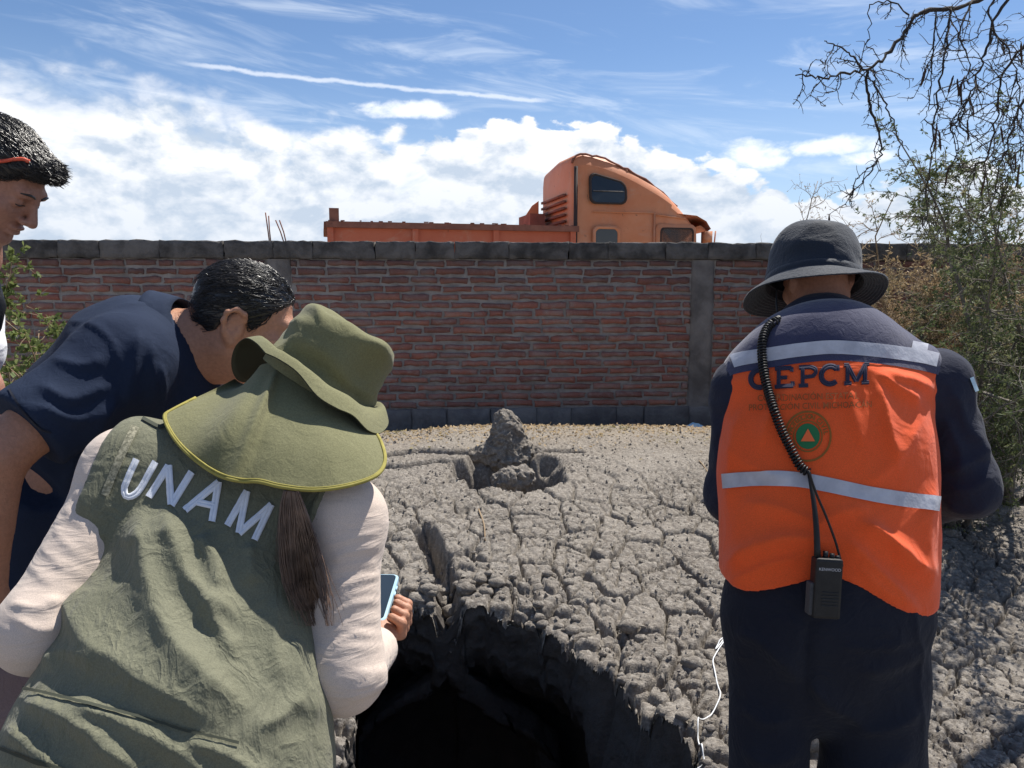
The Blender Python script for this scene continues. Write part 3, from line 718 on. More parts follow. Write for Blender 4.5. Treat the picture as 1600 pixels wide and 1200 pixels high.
def build_truck():
    root = empty('truck', tuple(T_ORG), 'weathered orange lorry with tall sleeper cab parked behind the brick wall', 'truck')
    # side profile of the cab shell: x forward from rear, z
    prof = [(0, .95), (0, 3.62), (.03, 3.84), (.16, 3.93), (.38, 3.92), (.7, 3.84), (1.05, 3.71), (1.4, 3.54), (1.75, 3.33), (2.05, 3.08), (2.28, 2.86), (2.36, 2.76), (2.50, 2.2), (2.58, 1.75), (2.58, .95)]
    pr = spline(prof[1:12], 40); pr = np.vstack([prof[0], pr, prof[12:]])
    W = 2.3; ins = [(0, .0, .10), (.05, .05, .035), (.14, .1, 0.), (W / 2, .12, 0.), (W - .25, .06, .03), (W - .08, .02, .12), (W, 0, .26)]
    # loft across the width: the roof crowns, the edges round off
    cz = 2.0; rows = []
    for (w, crown, inset) in ins:
        q = pr.copy(); k = sstep(2.3, 3.6, q[:, 1]); q[:, 1] += (crown - .05) * k
        q[:, 1] -= inset * k * 1.2; rows.append(np.array([TP(x - (inset * .5 if x > 1.9 else -inset * .4), w + (0.09 * kk if w < W / 2 else -.09 * kk) * (1 if abs(w - W / 2) > 1. else 0), z) for (x, z), kk in zip(q, sstep(2.95, 3.95, pr[:, 1]))]))
    mb = MB(); mb.grid(np.array(rows).transpose(1, 0, 2)); 
    # close the two sides
    for r in (rows[0], rows[-1]):
        c = TP(1.2, 0 if r is rows[0] else W, 1.6); n = len(r); V = np.vstack([r, c]); 
        mb.add(V, (), [[i, i + 1, n] for i in range(n - 1)] + [[n - 1, 0, n]])
    cab = mb.build('cab', M_OR, root, True)
    me = cab.data
    def rr(x0, x1, z0, z1, r=.08, n=5):
        p = []
        for (cx, cz_, a) in ((x1 - r, z1 - r, 0), (x0 + r, z1 - r, 90), (x0 + r, z0 + r, 180), (x1 - r, z0 + r, 270)):
            for t in np.linspace(0, 90, n): p.append((cx + r * math.cos(R(a + t)), cz_ + r * math.sin(R(a + t))))
        return np.array(p)
    def side_w(z): return .09 * float(sstep(2.95, 3.95, np.array(z)))
    def window(name, poly, parent, seal=.045):
        c = poly.mean(0); q = c + (poly - c) * (1 - 0.0)
        mb = MB(); n = len(q); V = np.array([TP(x, side_w(z) - .022, z) for x, z in q] + [TP(c[0], side_w(c[1]) - .022, c[1])]); mb.add(V, (), [[i, (i + 1) % n, n] for i in range(n)])
        wn = mb.build(name, M_GLASS, parent, False)
        outer = c + (q - c) * np.array([1 + seal / (abs(q[:, 0] - c[0]).max()), 1 + seal / (abs(q[:, 1] - c[1]).max())])
        G = np.array([[TP(x, side_w(z) - .004, z) for x, z in outer], [TP(x, side_w(z) - .034, z) for x, z in c + (outer - c) * .985], [TP(x, side_w(z) - .034, z) for x, z in c + (q - c) * 1.02], [TP(x, side_w(z) - .020, z) for x, z in q]])
        mb = MB(); mb.grid(G, True); mb.build('window_frame', M_OR if seal > .05 else M_SEAL, wn)
        return wn
    upper = rr(.34, .98, 3.10, 3.58, .1); upper[:, 1] -= np.clip(upper[:, 0] - .62, 0, 1) * .42 * (upper[:, 1] > 3.4)
    wn = window('window', upper, root)
    mb = MB(); mb.box(TP(.66, side_w(3.3) - .036, 3.30), (.6, .012, .016), np.stack([TD, TL, [0, 0, 1]], 1)); mb.build('window_bar', M_CONC, wn)
    window('window', rr(.42, .84, 2.05, 2.62, .08), root, .06)
    # door with its window
    mb = MB(); d = rr(1.60, 2.50, 1.0, 2.74, .1); d[:, 0] -= np.clip(d[:, 1] - 2.0, 0, 2) * .12 * (d[:, 0] > 2.2)
    G = np.array([[TP(x, -.002, z) for x, z in d], [TP(x, -.022, z) for x, z in d.mean(0) + (d - d.mean(0)) * .985], [TP(*(lambda q: (q[0], -.022, q[1]))(d.mean(0))) for _ in d]])
    mb.grid(G, True); door = mb.build('door', M_OR, root)
    window('window', rr(1.72, 2.34, 2.05, 2.64, .07), door, .035)
    # seams and gutter strips standing proud
    for (x0, z0, x1, z1, w, m_) in ((.36, 2.93, 1.60, 2.93, .03, M_OR), (1.57, 2.93, 1.57, 1.0, .045, M_OR), (1.60, 2.90, 2.2, 2.84, .03, M_OR), (.03, 3.72, .03, 1.0, .07, M_SEAL)):
        mb = MB(); mb.tube([TP(x0, -.012, z0), TP((x0 + x1) / 2, -.016, (z0 + z1) / 2), TP(x1, -.012, z1)], w / 2, 6); mb.build('trim_strip', m_, root)
    # torn roof seam
    mb = MB(); q = pr[3:34]; rs_ = np.random.RandomState(3)
    pts = [TP(x, .17, z + .035 + .012 * rs_.randn()) for x, z in q]; mb.tube(pts, .018 + .008 * rs_.rand(len(pts)), 5); mb.build('roof_seam', M_RUST, root)
    # sun visor over the windscreen
    G = []
    for t in np.linspace(0, 1, 12):
        w = -.03 + t * (W + .06); bow = .16 * math.sin(math.pi * t)
        G.append([TP(2.02 + bow * .6, w, 2.93), TP(2.42 + bow, w, 2.90), TP(2.62 + bow, w, 2.80), TP(2.72 + bow, w, 2.66), TP(2.66 + bow, w, 2.62), TP(2.5 + bow * .9, w, 2.72)])
    mb = MB(); mb.grid(np.array(G)); mb.build('sun_visor', M_OR, root)
    mb = MB(); mb.box(TP(2.64, -.02, 2.5), (.12, .22, .22), np.stack([TD, TL, [0, 0, 1]], 1)); mb.tube([TP(2.78, -.05, 2.3), TP(2.8, -.06, 2.62)], .014, 5); mb.build('mirror', M_OR, root)
    mb = MB(); G = np.array([[TP(2.40 + (.08 * math.sin(math.pi * t)), .08 + t * (W - .16), 2.72), TP(2.62 + .14 * math.sin(math.pi * t), .08 + t * (W - .16), 1.85)] for t in np.linspace(0, 1, 10)]); mb.grid(G); mb.build('windscreen', M_GLASS, root)
    # bonnet, front wheels, chassis (behind the wall)
    G = []
    for x, hw, z in ((2.56, 1.1, 1.85), (3.2, 1.02, 1.75), (3.8, .95, 1.6), (4.05, .88, 1.35), (4.12, .86, .7)):
        G.append([TP(x, W / 2 - hw, .7), TP(x, W / 2 - hw, z - .2), TP(x, W / 2 - hw * .75, z), TP(x, W / 2 + hw * .75, z), TP(x, W / 2 + hw, z - .2), TP(x, W / 2 + hw, .7)])
    mb = MB(); mb.grid(np.array(G)); V = np.array(G[-1]); mb.add(V, [[0, 1, 4, 5], [1, 2, 3, 4]]); mb.build('bonnet', M_OR, root)
    mb = MB()
    for w in (.75, 1.55): mb.box(TP(-1.4, w, .85), (8.4, .12, .28), np.stack([TD, TL, [0, 0, 1]], 1))
    mb.build('chassis', M_RUST, root)
    for x in (3.3, -2.6, -3.9):
        for w in (.12, W - .12):
            mb = MB(); M_ = np.stack([TD, np.array([0, 0, 1.]), -TL], 1)
            mb.lathe([(.0, -.12), (.28, -.12), (.33, -.14), (.5, -.14), (.52, -.1), (.52, .1), (.5, .14), (.33, .14), (.28, .12), (0, .12)], 28, M_, TP(x, w, .52)); wheel = mb.build('wheel', M_DARK, root)
            mb = MB(); mb.lathe([(0, -.15), (.1, -.15), (.12, -.1), (.27, -.125), (.29, -.16), (.29, .16), (.27, .125), (.12, .1), (.1, .15), (0, .15)], 20, M_, TP(x, w, .52)); mb.build('rim', M_RUST, wheel)
    # rear wall of the cab: ladder of louvres and slanting side fairings
    mb = MB()
    for i in range(9): mb.box(TP(-.05, W * .5, 2.3 + i * .12), (.05, 1.5, .045), np.stack([TD, TL, [0, 0, 1]], 1))
    mb.build('louvre_panel', M_RUST, root)
    for w in (.02, W - .02):
        mb = MB(); q = [(-.02, 1.2), (-.02, 3.35), (-.16, 3.25), (-.52, 2.72), (-.62, 2.2), (-.62, 1.2)]
        V = np.array([TP(x, w - .015, z) for x, z in q] + [TP(x, w + .015, z) for x, z in q]); n = 6
        mb.add(V, [[i, (i + 1) % n, n + (i + 1) % n, n + i] for i in range(n)] + [[0, 1, 2, 3], [0, 3, 4, 5], [6, 9, 8, 7], [6, 11, 10, 9]])
        if w > 1: mb.build('side_fairing', M_OR, root, False)
    mb = MB(); mb.box(TP(-.30, W - .5, 2.55), (.3, .9, .9), np.stack([TD, TL, [0, 0, 1]], 1)); mb.build('air_cleaner', M_RUST, root, False)
    # long low steel body
    LB = 4.35; B3 = np.stack([TD, TL, [0, 0, 1]], 1); zt = 2.655
    mb = MB(); mb.box(TP(-LB / 2 + .02, 1.15, 1.80), (LB, 2.4, 1.62), B3); body = mb.build('load_body', M_RED, root, False)
    for (z, h, m_) in ((zt - .05, .10, M_RUST), (1.1, .12, M_RUST)):
        mb = MB(); mb.box(TP(-LB / 2 + .02, -.09, z), (LB + .08, .10, h), B3); mb.box(TP(-LB / 2, 2.4, z), (LB + .08, .10, h), B3); mb.box(TP(-LB - .0, 1.15, z), (.10, 2.40, h), B3); mb.build('top_rail' if z > 2 else 'bottom_rail', m_, root, False)
    for i in range(4):
        mb = MB(); mb.box(TP(-LB + .05 + i * 1.42, -.075, 1.86), (.10, .07, 1.40), B3); mb.build('stake', M_RED, root, False)
    mb = MB(); mb.box(TP(-LB + .12, -.06, zt + .10), (.16, .06, .24), B3); mb.build('lug', M_RUST, root, False)
    mb = MB(); rs_ = np.random.RandomState(8)
    for i in range(26): mb.box(TP(-rs_.rand() * LB, -.09 + .03 * rs_.randn(), zt + .012), (.03 + .05 * rs_.rand(), .04, .016), B3)
    o = mb.build('rubble', M_RUST, root, False); o['kind'] = 'stuff'
build_truck()
# ------------------------------------------------------------------ people: shared parts
M_SKIN = mk('tan_skin', (.40, .19, .115), .5, (.46, .235, .15), 9., .6, .0012, 180., spec=.35, trans=.08, fine=.08, fscale=140.)
M_SKIN_B = mk('brown_skin', (.34, .165, .115), .5, (.39, .20, .14), 9., .6, .0012, 180., spec=.35, trans=.08, fine=.08, fscale=140.)
M_HAIR = mk('black_hair', (.010, .009, .010), .30, (.022, .019, .018), 20., .6, .0006, 300., spec=.55)
M_EYE = mk('dark_eye', (.02, .015, .012), .2)
def head_sdf(S, C, M, s=1., face=True, ear=True, k=.02):
    """adds a head to S; M columns are right, forward, up; s scales it"""
    def L(x, y, z): return np.asarray(C) + M @ (np.array([x, y, z]) * s)
    S.el(L(0, -.012, .032), np.array([.076, .098, .084]) * s, M, k)
    S.el(L(0, .028, -.040), np.array([.060, .066, .076]) * s, M, .03 * s)
    for q in (-1, 1):
        S.rc(L(q * .055, -.012, -.058), L(q * .022, .066, -.100), .020 * s, .016 * s, .022 * s)
        S.el(L(q * .040, .062, -.030), np.array([.022, .020, .020]) * s, M, .02 * s)       # cheekbone
    S.el(L(0, .076, -.100), np.array([.021, .016, .015]) * s, M, .018 * s)
    if face:
        S.rc(L(-.032, .082, .016), L(.032, .082, .016), .013 * s, .013 * s, .018 * s)
        for q in (-1, 1):
            S.el(L(q * .031, .096, -.006), np.array([.017, .016, .011]) * s, M, .012 * s, True)
            S.el(L(q * .031, .076, -.006), np.array([.0155, .014, .0125]) * s, M, .004 * s)
            S.el(L(q * .013, .101, -.040), np.array([.008, .010, .007]) * s, M, .006 * s)
        S.rc(L(0, .092, .006), L(0, .114, -.036), .0075 * s, .0105 * s, .010 * s)
        S.el(L(0, .092, -.061), np.array([.024, .011, .0055]) * s, M, .006 * s)
        S.el(L(0, .089, -.073), np.array([.021, .012, .0065]) * s, M, .006 * s)
        S.rc(L(-.022, .100, -.0672), L(.022, .100, -.0672), .0025 * s, .0025 * s, .003 * s, sub=True)
    if ear:
        for q in (-1, 1):
            S.el(L(q * .077, -.012, -.012), np.array([.010, .019, .030]) * s, M, .010 * s)
            pts = [L(q * (.077 + .010 * math.sin(math.pi * t)), -.004 - .026 * math.sin(math.pi * t * .95), .020 - .052 * t + .006 * math.sin(math.pi * t)) for t in np.linspace(0, 1, 7)]
            pts = [L(q * .078, .006, .008)] + [L(q * .085, .002, .020)] + [L(q * .088, -.014, .026), L(q * .092, -.030, .016), L(q * .091, -.033, -.002), L(q * .086, -.026, -.024), L(q * .080, -.010, -.042)]
            S.chain(pts, [.005 * s] * 5 + [.0055 * s, .007 * s], .006 * s)
            S.el(L(q * .088, -.010, -.008), np.array([.007, .010, .015]) * s, M, .006 * s, True)
    return L
def neck_sdf(S, L, base, r0=.055, r1=.062): S.rc(L(0, -.022, -.055), base, r0, r1, .035)
def body_obj(name, S, h, mat, parent, fine=None, smooth=1):
    V, F = sdf_arrays(S, h, fine=fine); V = relax(V, F, smooth, .4) if smooth else V
    return obj_np(name, V, F, mat, parent), V, F
def fold_noise(amp, sc, seed=0., stretch=(1, 1, 1)):
    st = np.array(stretch)
    def f(p, d):
        m = np.abs(d) < .06; o = d.copy()
        if m.any():
            q = p[m] * st; w = noise3(q * sc + seed) ; w2 = noise3(q * sc * 2.3 + seed + 5); o[m] = d[m] - amp * (1 - 2 * np.abs(w) * 1.6) - amp * .4 * w2
        return o
    return f
def sleeve_rings(a, b, amp, freq, r=.09):
    a = np.asarray(a, float); b = np.asarray(b, float); ba = b - a; L = np.linalg.norm(ba)
    def f(p, d):
        m = np.abs(d) < .05; o = d.copy()
        if m.any():
            q = p[m]; t = (q - a) @ ba / (L * L); dist = np.linalg.norm(q - a - np.clip(t, 0, 1)[:, None] * ba, axis=1)
            mk_ = sstep(r, r * .8, dist) * sstep(-.25, .1, t) * sstep(1.3, .95, t)
            ph = t * L * freq + 2.6 * noise3(q * 14) + 1.2 * noise3(q * 34)
            o[m] = d[m] - amp * mk_ * (np.abs(np.sin(ph)) ** .7 * 1.2 - .8) * (.55 + .9 * noise3(q * 9 + 4))
        return o
    return f
def ridge(S, surf, pts_uv, h, w, k=.03, sink=None):
    """a cloth fold running over surf along photo-pixel points"""
    q = [surf.at(u, v, 0.) for u, v in spline(pts_uv, max(4, len(pts_uv) * 3))]; q = [x for x in q if x is not None]
    n = len(q)
    for i in range(n - 1):
        e0 = math.sin(math.pi * (.06 + .94 * i / n)) ** .5; e1 = math.sin(math.pi * (.06 + .94 * (i + 1) / n)) ** .5
        c0 = q[i] + (q[i] - CO) / np.linalg.norm(q[i] - CO) * (w - h * e0); c1 = q[i + 1] + (q[i + 1] - CO) / np.linalg.norm(q[i + 1] - CO) * (w - h * e1)
        S.rc(c0, c1, w, w, k)
def ribbon(surf, uv, width, off, name, mat, parent, n=40, m=3, taper=None, thick=.0015):
    """flat band laid on surf along a pixel path; width in pixels"""
    c = spline(uv, n); t = np.gradient(c, axis=0); t /= np.linalg.norm(t, axis=1)[:, None]; nn = np.stack([-t[:, 1], t[:, 0]], -1)
    G = []
    for i in range(n):
        w = width * (taper[i] if taper is not None else 1.)
        row = []
        for j in range(m + 1): row.append(surf.at(*(c[i] + nn[i] * w * (j / m - .5)), off))
        if any(r is None for r in row): continue
        G.append(row)
    if len(G) < 2: return None
    mb = MB(); G = np.array(G); mb.grid(G)
    return mb.build(name, mat, parent)
def strokes_on(surf, strokes, w, off, name, mat, parent, n=14):
    """lettering: each stroke a band on the cloth, all strokes of one letter one mesh"""
    mb = MB()
    for st in strokes:
        st = np.asarray(st, float); c = st if len(st) > 2 else np.linspace(st[0], st[1], n)
        if len(st) > 2: 
            seg = np.concatenate([[0], np.cumsum(np.linalg.norm(np.diff(st, axis=0), axis=1))]); tt = np.linspace(0, seg[-1], n * 2); c = np.stack([np.interp(tt, seg, st[:, 0]), np.interp(tt, seg, st[:, 1])], -1)
        t = np.gradient(c, axis=0); t /= np.linalg.norm(t, axis=1)[:, None] + 1e-9; nn = np.stack([-t[:, 1], t[:, 0]], -1)
        G = []
        for i in range(len(c)):
            row = [surf.at(*(c[i] + nn[i] * w * f), off * o_) for f, o_ in ((-.5, .3), (-.46, 1), (-.06, 1.1), (0, .8), (.06, 1.1), (.46, 1), (.5, .3))]
            if all(r is not None for r in row): G.append(row)
        if len(G) > 1: mb.grid(np.array(G))
    return mb.build(name, mat, parent) if mb.n else None
def text_on(surf, txt, uv_fn, off, name, mat, parent, size=1., bold=0.):
    """typeset text, mapped through uv_fn (x along, y up in em) to pixels and laid on surf"""
    cu = bpy.data.curves.new('t', 'FONT'); cu.body = txt; cu.align_x = 'CENTER'; cu.resolution_u = 3; cu.offset = bold
    o = bpy.data.objects.new('t', cu); me = bpy.data.meshes.new_from_object(o)
    bm = bmesh.new(); bm.from_mesh(me); bmesh.ops.triangulate(bm, faces=bm.faces[:])
    for _ in range(3):
        lg = [e for e in bm.edges if e.calc_length() > .16]
        if lg: bmesh.ops.subdivide_edges(bm, edges=lg, cuts=1); bmesh.ops.triangulate(bm, faces=bm.faces[:])
    bm.to_mesh(me); bm.free()
    V = np.array([v.co[:2] for v in me.vertices]); F = [list(p.vertices) for p in me.polygons]
    bpy.data.objects.remove(o); bpy.data.meshes.remove(me); bpy.data.curves.remove(cu)
    if not len(V): return None
    W = []
    for x, y in V:
        p = surf.at(*uv_fn(x, y), off); W.append(p if p is not None else np.array([0, 0, -50.]))
    me = bpy.data.meshes.new(name); me.from_pydata([tuple(p) for p in W], [], [f for f in F if all(W[i][2] > -40 for i in f)]); me.materials.append(mat)
    ob = bpy.data.objects.new(name, me); link(ob); fix_parent(ob, parent); return ob
def strands(name, mat, parent, roots, dirs, length, rad, nrm, seed=0, lift=.004, wave=.12, grav=.0, n=6, surf=None):
    """hair: thin tapering tubes that follow the scalp from roots along dirs"""
    r = np.random.RandomState(seed); mb = MB()
    for p, d, nn in zip(roots, dirs, nrm):
        L = length * r.uniform(.6, 1.25); q = [np.array(p)]; dd = np.array(d) + r.randn(3) * wave; dd /= np.linalg.norm(dd)
        for i in range(n):
            x = q[-1] + dd * L / n
            if surf is not None:
                h = surf.b.find_nearest(Vector(x)); hn = np.array(h[1]); x = np.array(h[0]) + hn * (lift * (.3 + r.rand()) * (1 + i / n))
                dd = x - q[-1]; dd /= np.linalg.norm(dd) + 1e-9
                dd = dd + r.randn(3) * wave * .4
            dd[2] -= grav; q.append(x)
        mb.tube(q, np.linspace(rad, rad * .25, len(q)), 3, False)
    return mb.build(name, mat, parent)
def shoe(name, parent, p, fwd, mat, s=1.):
    M = frame(fwd, (0, 0, 1)); S = Sdf(); p = np.asarray(p, float)
    S.rc(p + M @ [0, -.07, .05], p + M @ [0, .02, .055], .045 * s, .045 * s, .03); S.rc(p + M @ [0, .02, .05], p + M @ [0, .15, .035], .045 * s, .034 * s, .04); S.rc(p + M @ [0, -.05, .09], p + M @ [0, -.04, .14], .048 * s, .05 * s, .03)
    S.cut(p + np.array([0, 0, .006]), (0, 0, -1)); return body_obj(name, S, .010, mat, parent)[0]

def drape(V, F, folds, mean=None):
    """hanging drapery on a cloth surface: each fold a crest line with a long and a short flank (crest pixels, height, widths)"""
    N = vnormals(V, F); N = -N if (N * (V - V.mean(0))).sum() < 0 else N
    q = V - CO; dq = q @ CF; uv = np.stack([800 + FPX * q[:, 0] / dq, 600 - FPX * (q @ CU) / dq], -1); H = np.zeros(len(V)); one = np.ones((len(uv), 1))
    wob = 7 * noise3(np.concatenate([uv / 55, one * 0], 1)) + 3 * noise3(np.concatenate([uv / 22, one], 1))
    for pts, h, wl, wr in folds:
        c = spline(pts, 30); best = np.full(len(uv), 1e9); sg = np.zeros(len(uv)); tt = np.zeros(len(uv))
        for i in range(29):
            e = c[i + 1] - c[i]; w = uv - c[i]; t = np.clip(w @ e / (e @ e), 0, 1); r_ = w - t[:, None] * e; d2 = (r_ ** 2).sum(1); m_ = d2 < best
            best[m_] = d2[m_]; sg[m_] = np.sign(r_[m_, 0] * e[1] - r_[m_, 1] * e[0]); tt[m_] = (i + t[m_]) / 29
        s_ = np.sqrt(best) * np.where(sg == 0, 1, sg) + wob; tap = np.clip(np.minimum(tt, 1 - tt) * 5 + .15, 0, 1)
        H += h * tap * np.where(s_ < 0, np.exp(-np.abs(s_ / wl) ** 1.6), np.exp(-np.abs(s_ / wr) ** 1.3)) * np.exp(-(np.maximum(0, best - 6e3)) / 3e3)
    face = sstep(.05, .35, -(N * q).sum(1) / np.linalg.norm(q, axis=1)); return relax(V + N * (H * face)[:, None], F, 1, .3)
# ------------------------------------------------------------------ woman in the olive vest
M_OLIVE = cloth('olive_poplin', (.142, .142, .094), (.175, .173, .118), 500., .0022, 22., .8, .1, (1.3, 1, .7), fold2=.0016)
M_OLIVE_HAT = cloth('olive_canvas', (.155, .150, .075), (.19, .184, .098), 420., .0008, 20., .92, .1, fold2=.0008)
M_OLIVE_IN = mk('underbrim_shade_olive', (.05, .052, .035), .95)  # hat olive darkened: the shade under the brim is in this colour
M_PIPING = mk('yellow_piping', (.36, .315, .085), .85, (.27, .235, .06), 60.)
M_SLEEVE = cloth('cream_jersey', (.58, .475, .40), (.64, .53, .45), 900., .0010, 11., .92, .15, (.7, .7, 3.0), fold2=.0005)
M_JEANS = cloth('blue_denim', (.09, .15, .30), (.13, .20, .36), 600., .002, 14., .9, .1)
M_WHITE = mk('white_embroidery', (.80, .82, .86), .7, (.72, .74, .80), 120., .5, .0006, 500.)
M_BROWNHAIR = mk('brown_hair', (.055, .032, .022), .38, (.20, .125, .085), 35., .5, spec=.5)
M_NET = mk('cream_netting', (.15, .145, .10), .9, (.36, .335, .24), 260., .25)
M_BLUECASE = mk('pale_blue_case', (.35, .55, .68), .35, (.45, .62, .72), 30.); M_SCREEN = mk('dark_screen', (.02, .03, .04), .08, spec=.6)
def build_woman():
    hipw = P(250, 1225, .90); root = empty('person', (hipw[0], hipw[1] + .05, 0), 'person in olive vest and wide flap hat leaning forward with a phone', 'person')
    sl, sr = P(200, 735, 1.20), P(535, 812, 1.16); lat = sr - sl; lat /= np.linalg.norm(lat)
    sp = [P(415, 705, 1.26), P(380, 790, 1.23), P(328, 930, 1.145), P(292, 1050, 1.085), P(266, 1170, 1.035), P(252, 1270, 1.01)]
    ax = sp[0] - sp[4]; ax /= np.linalg.norm(ax); thin = np.cross(ax, lat); thin /= np.linalg.norm(thin)
    el_r, wr_r = P(537, 1050, 1.10), P(592, 1012, 1.31); el_l, wr_l = P(62, 985, 1.06), P(170, 1010, 1.34)
    HC = P(505, 610, 1.33); HM = frame((.25, .90, -.45), (.42, .25, .86))
    fl, fr = np.array([hipw[0] - .12, hipw[1] + .10, 0]), np.array([hipw[0] + .14, hipw[1] + .06, 0])
    # --- body
    S = Sdf(); L = head_sdf(S, HC, HM, .96); neck_sdf(S, L, sp[0], .048, .055)
    S.chain(sp, [.10, .135, .135, .125, .15, .15], .05, thin, .66)
    for s_, e_, w_ in ((sl, el_l, wr_l), (sr, el_r, wr_r)):
        S.rc(sp[1], s_, .07, .055, .04); S.rc(s_, e_, .045, .037, .03); S.rc(e_, w_, .037, .026, .02)
    for f_, q in ((fl, -1), (fr, 1)):
        hp = sp[5] + lat * .09 * q; kn = (hp + f_) / 2 + np.array([0, .10, 0.]); S.rc(hp, kn, .085, .058, .04); S.rc(kn, f_ + np.array([0, 0, .08]), .056, .036, .02)
    # right hand: palm under the phone, four fingers round its edge, thumb along the near side
    pc = P(594, 988, 1.345); S.rc(wr_r, pc, .024, .030, .015, (0.2, -.6, .8), .6)
    ph_c = P(581, 935, 1.42); ph_up = (P(614, 898, 1.48) - P(596, 955, 1.36)); ph_up /= np.linalg.norm(ph_up); ph_rt = np.array([1., .05, 0]); ph_rt -= ph_up * (ph_rt @ ph_up); ph_rt /= np.linalg.norm(ph_rt); ph_n = np.cross(ph_rt, ph_up)
    edge = P(600, 962, 1.37)
    for i in range(4):
        b = pc + ph_up * (.004 + .019 * i) - ph_n * .012 + ph_rt * .016; Lf = (.030, .034, .036, .033)[i]
        k1 = b + ph_rt * (.024 - .002 * abs(i - 2)) + ph_n * .006; k2 = k1 + ph_n * (Lf * .75) + ph_rt * .002; k3 = k2 + ph_n * .012 - ph_rt * .018
        S.chain([b, k1, k2, k3], [.0095, .0092, .0085, .0072], .004)
    tb = wr_r + (pc - wr_r) * .45 - ph_rt * .012 + ph_n * .012
    S.chain([tb, tb + ph_up * .032 - ph_rt * .018 + ph_n * .010, tb + ph_up * .062 - ph_rt * .016 + ph_n * .016], [.013, .0115, .0085], .006)
    # left hand, relaxed
    ld = wr_l - el_l; ld /= np.linalg.norm(ld); pl = wr_l + ld * .06; S.rc(wr_l, pl, .024, .030, .015, thin, .55)
    for i in range(4):
        b = pl + lat * (.018 * (i - 1.5)) + ld * .02; S.chain([b, b + ld * .035 - thin * .01, b + ld * .055 - thin * .03], [.009, .0085, .007], .005)
    S.chain([wr_l + lat * .02 + ld * .02, wr_l + lat * .05 + ld * .045, wr_l + lat * .055 + ld * .075], [.012, .011, .008], .006)
    lo, hi = P(594, 960, 1.36) - .09, P(594, 960, 1.36) + .09
    body_obj('body', S, .012, M_SKIN, root, [[(lo[i], hi[i], .0028)] for i in range(3)])
    # --- long-sleeved jersey
    S = Sdf(); S.chain(sp[:4], [.105, .142, .145, .14], .05, thin, .68)
    for s_, e_, w_ in ((sl, el_l, wr_l), (sr, el_r, wr_r)):
        S.rc(sp[1] + (s_ - sp[1]) * .3, s_, .075, .062, .05); S.rc(s_, e_, .056, .053, .04); S.rc(e_, w_, .053, .034, .03)
    S.fn(sleeve_rings(sl, el_l, .0014, 150)).fn(sleeve_rings(sr, el_r, .0016, 150)).fn(sleeve_rings(el_r, wr_r, .0045, 120, .08))
    d_ = wr_r - el_r; d_ /= np.linalg.norm(d_)
    S.fn(lambda p, d: np.where(((p - wr_r) @ d_ > .0) & (np.linalg.norm(p - wr_r, axis=1) < .12), np.maximum(d, (p - wr_r) @ d_ - .0), d))
    Vj, Fj = sdf_arrays(S, .0052); Vj = relax(Vj, Fj, 1, .4)
    cr = [([(598, 830 + 22 * i + (7 * i) % 5), (560 - 9 * (i % 3), 838 + 22 * i), (505 + 12 * (i % 2), 856 + 23 * i)], .0026 + .0016 * (i % 2), 5, 8) for i in range(9)]
    cr += [([(608, 1040 + 7 * i), (588 - 3 * i, 1046 + 9 * i), (556 - 6 * i, 1050 + 12 * i)], .005, 4, 5) for i in range(5)] + [([(150 - 17 * i, 705 + 30 * i), (165 - 17 * i, 722 + 30 * i), (190 - 18 * i, 735 + 31 * i)], .0022, 5, 9) for i in range(7)] + [([(15, 940), (55, 950), (100, 935)], .006, 7, 9), ([(20, 965), (60, 985), (105, 975)], .005, 6, 8)]
    Vj = drape(Vj, Fj, cr); obj_np('jersey', Vj, Fj, M_SLEEVE, root)
    # --- vest: first a smooth base, then folds laid on it
    planes = []
    for (a_, b_, sg) in ((P(198, 655, 1.2), P(100, 880, 1.1), -1), (P(508, 790, 1.12), P(470, 900, 1.08), 1)):
        nn = np.cross(b_ - a_, thin); nn /= np.linalg.norm(nn); nn *= sg * np.sign(nn @ lat); planes.append((a_, nn))
    def armholes(p, d):
        h = (p - sp[3]) @ ax; w = .5 * sstep(.13, .03, h)
        for a_, nn in planes: d = smax(d, (p - a_) @ nn - w, .012)
        return d
    def vest(folds=None):
        S = Sdf(); S.chain(sp, [.112, .156, .157, .166, .205, .220], .06, thin, .68)
        for s_ in (sl, sr): S.rc(sp[1] + (sp[0] - sp[1]) * .35, s_ + (sp[0] - s_) * .10, .085, .074, .05)
        S.rc(sl, sl + (el_l - sl) * .25, .072, .066, .04)
        if folds: folds(S)
        S.fn(armholes)
        S.cut(sp[5] + ax * .02, -ax)
        return S
    def crumple(S): S.fn(fold_noise(.0012, 11., 3., (1.5, 1., .8)))
    Vv, Fv = sdf_arrays(vest(crumple), .0050); Vv = relax(Vv, Fv, 1, .4); N = vnormals(Vv, Fv)
    if (N * (Vv - Vv.mean(0))).sum() < 0: N = -N
    q = Vv - CO; dq = q @ CF; uv = np.stack([800 + FPX * q[:, 0] / dq, 600 - FPX * (q @ CU) / dq], -1); H = np.zeros(len(Vv))
    wob = 9 * noise3(np.concatenate([uv / 60, np.zeros((len(uv), 1))], 1)) + 4 * noise3(np.concatenate([uv / 24, np.ones((len(uv), 1))], 1))
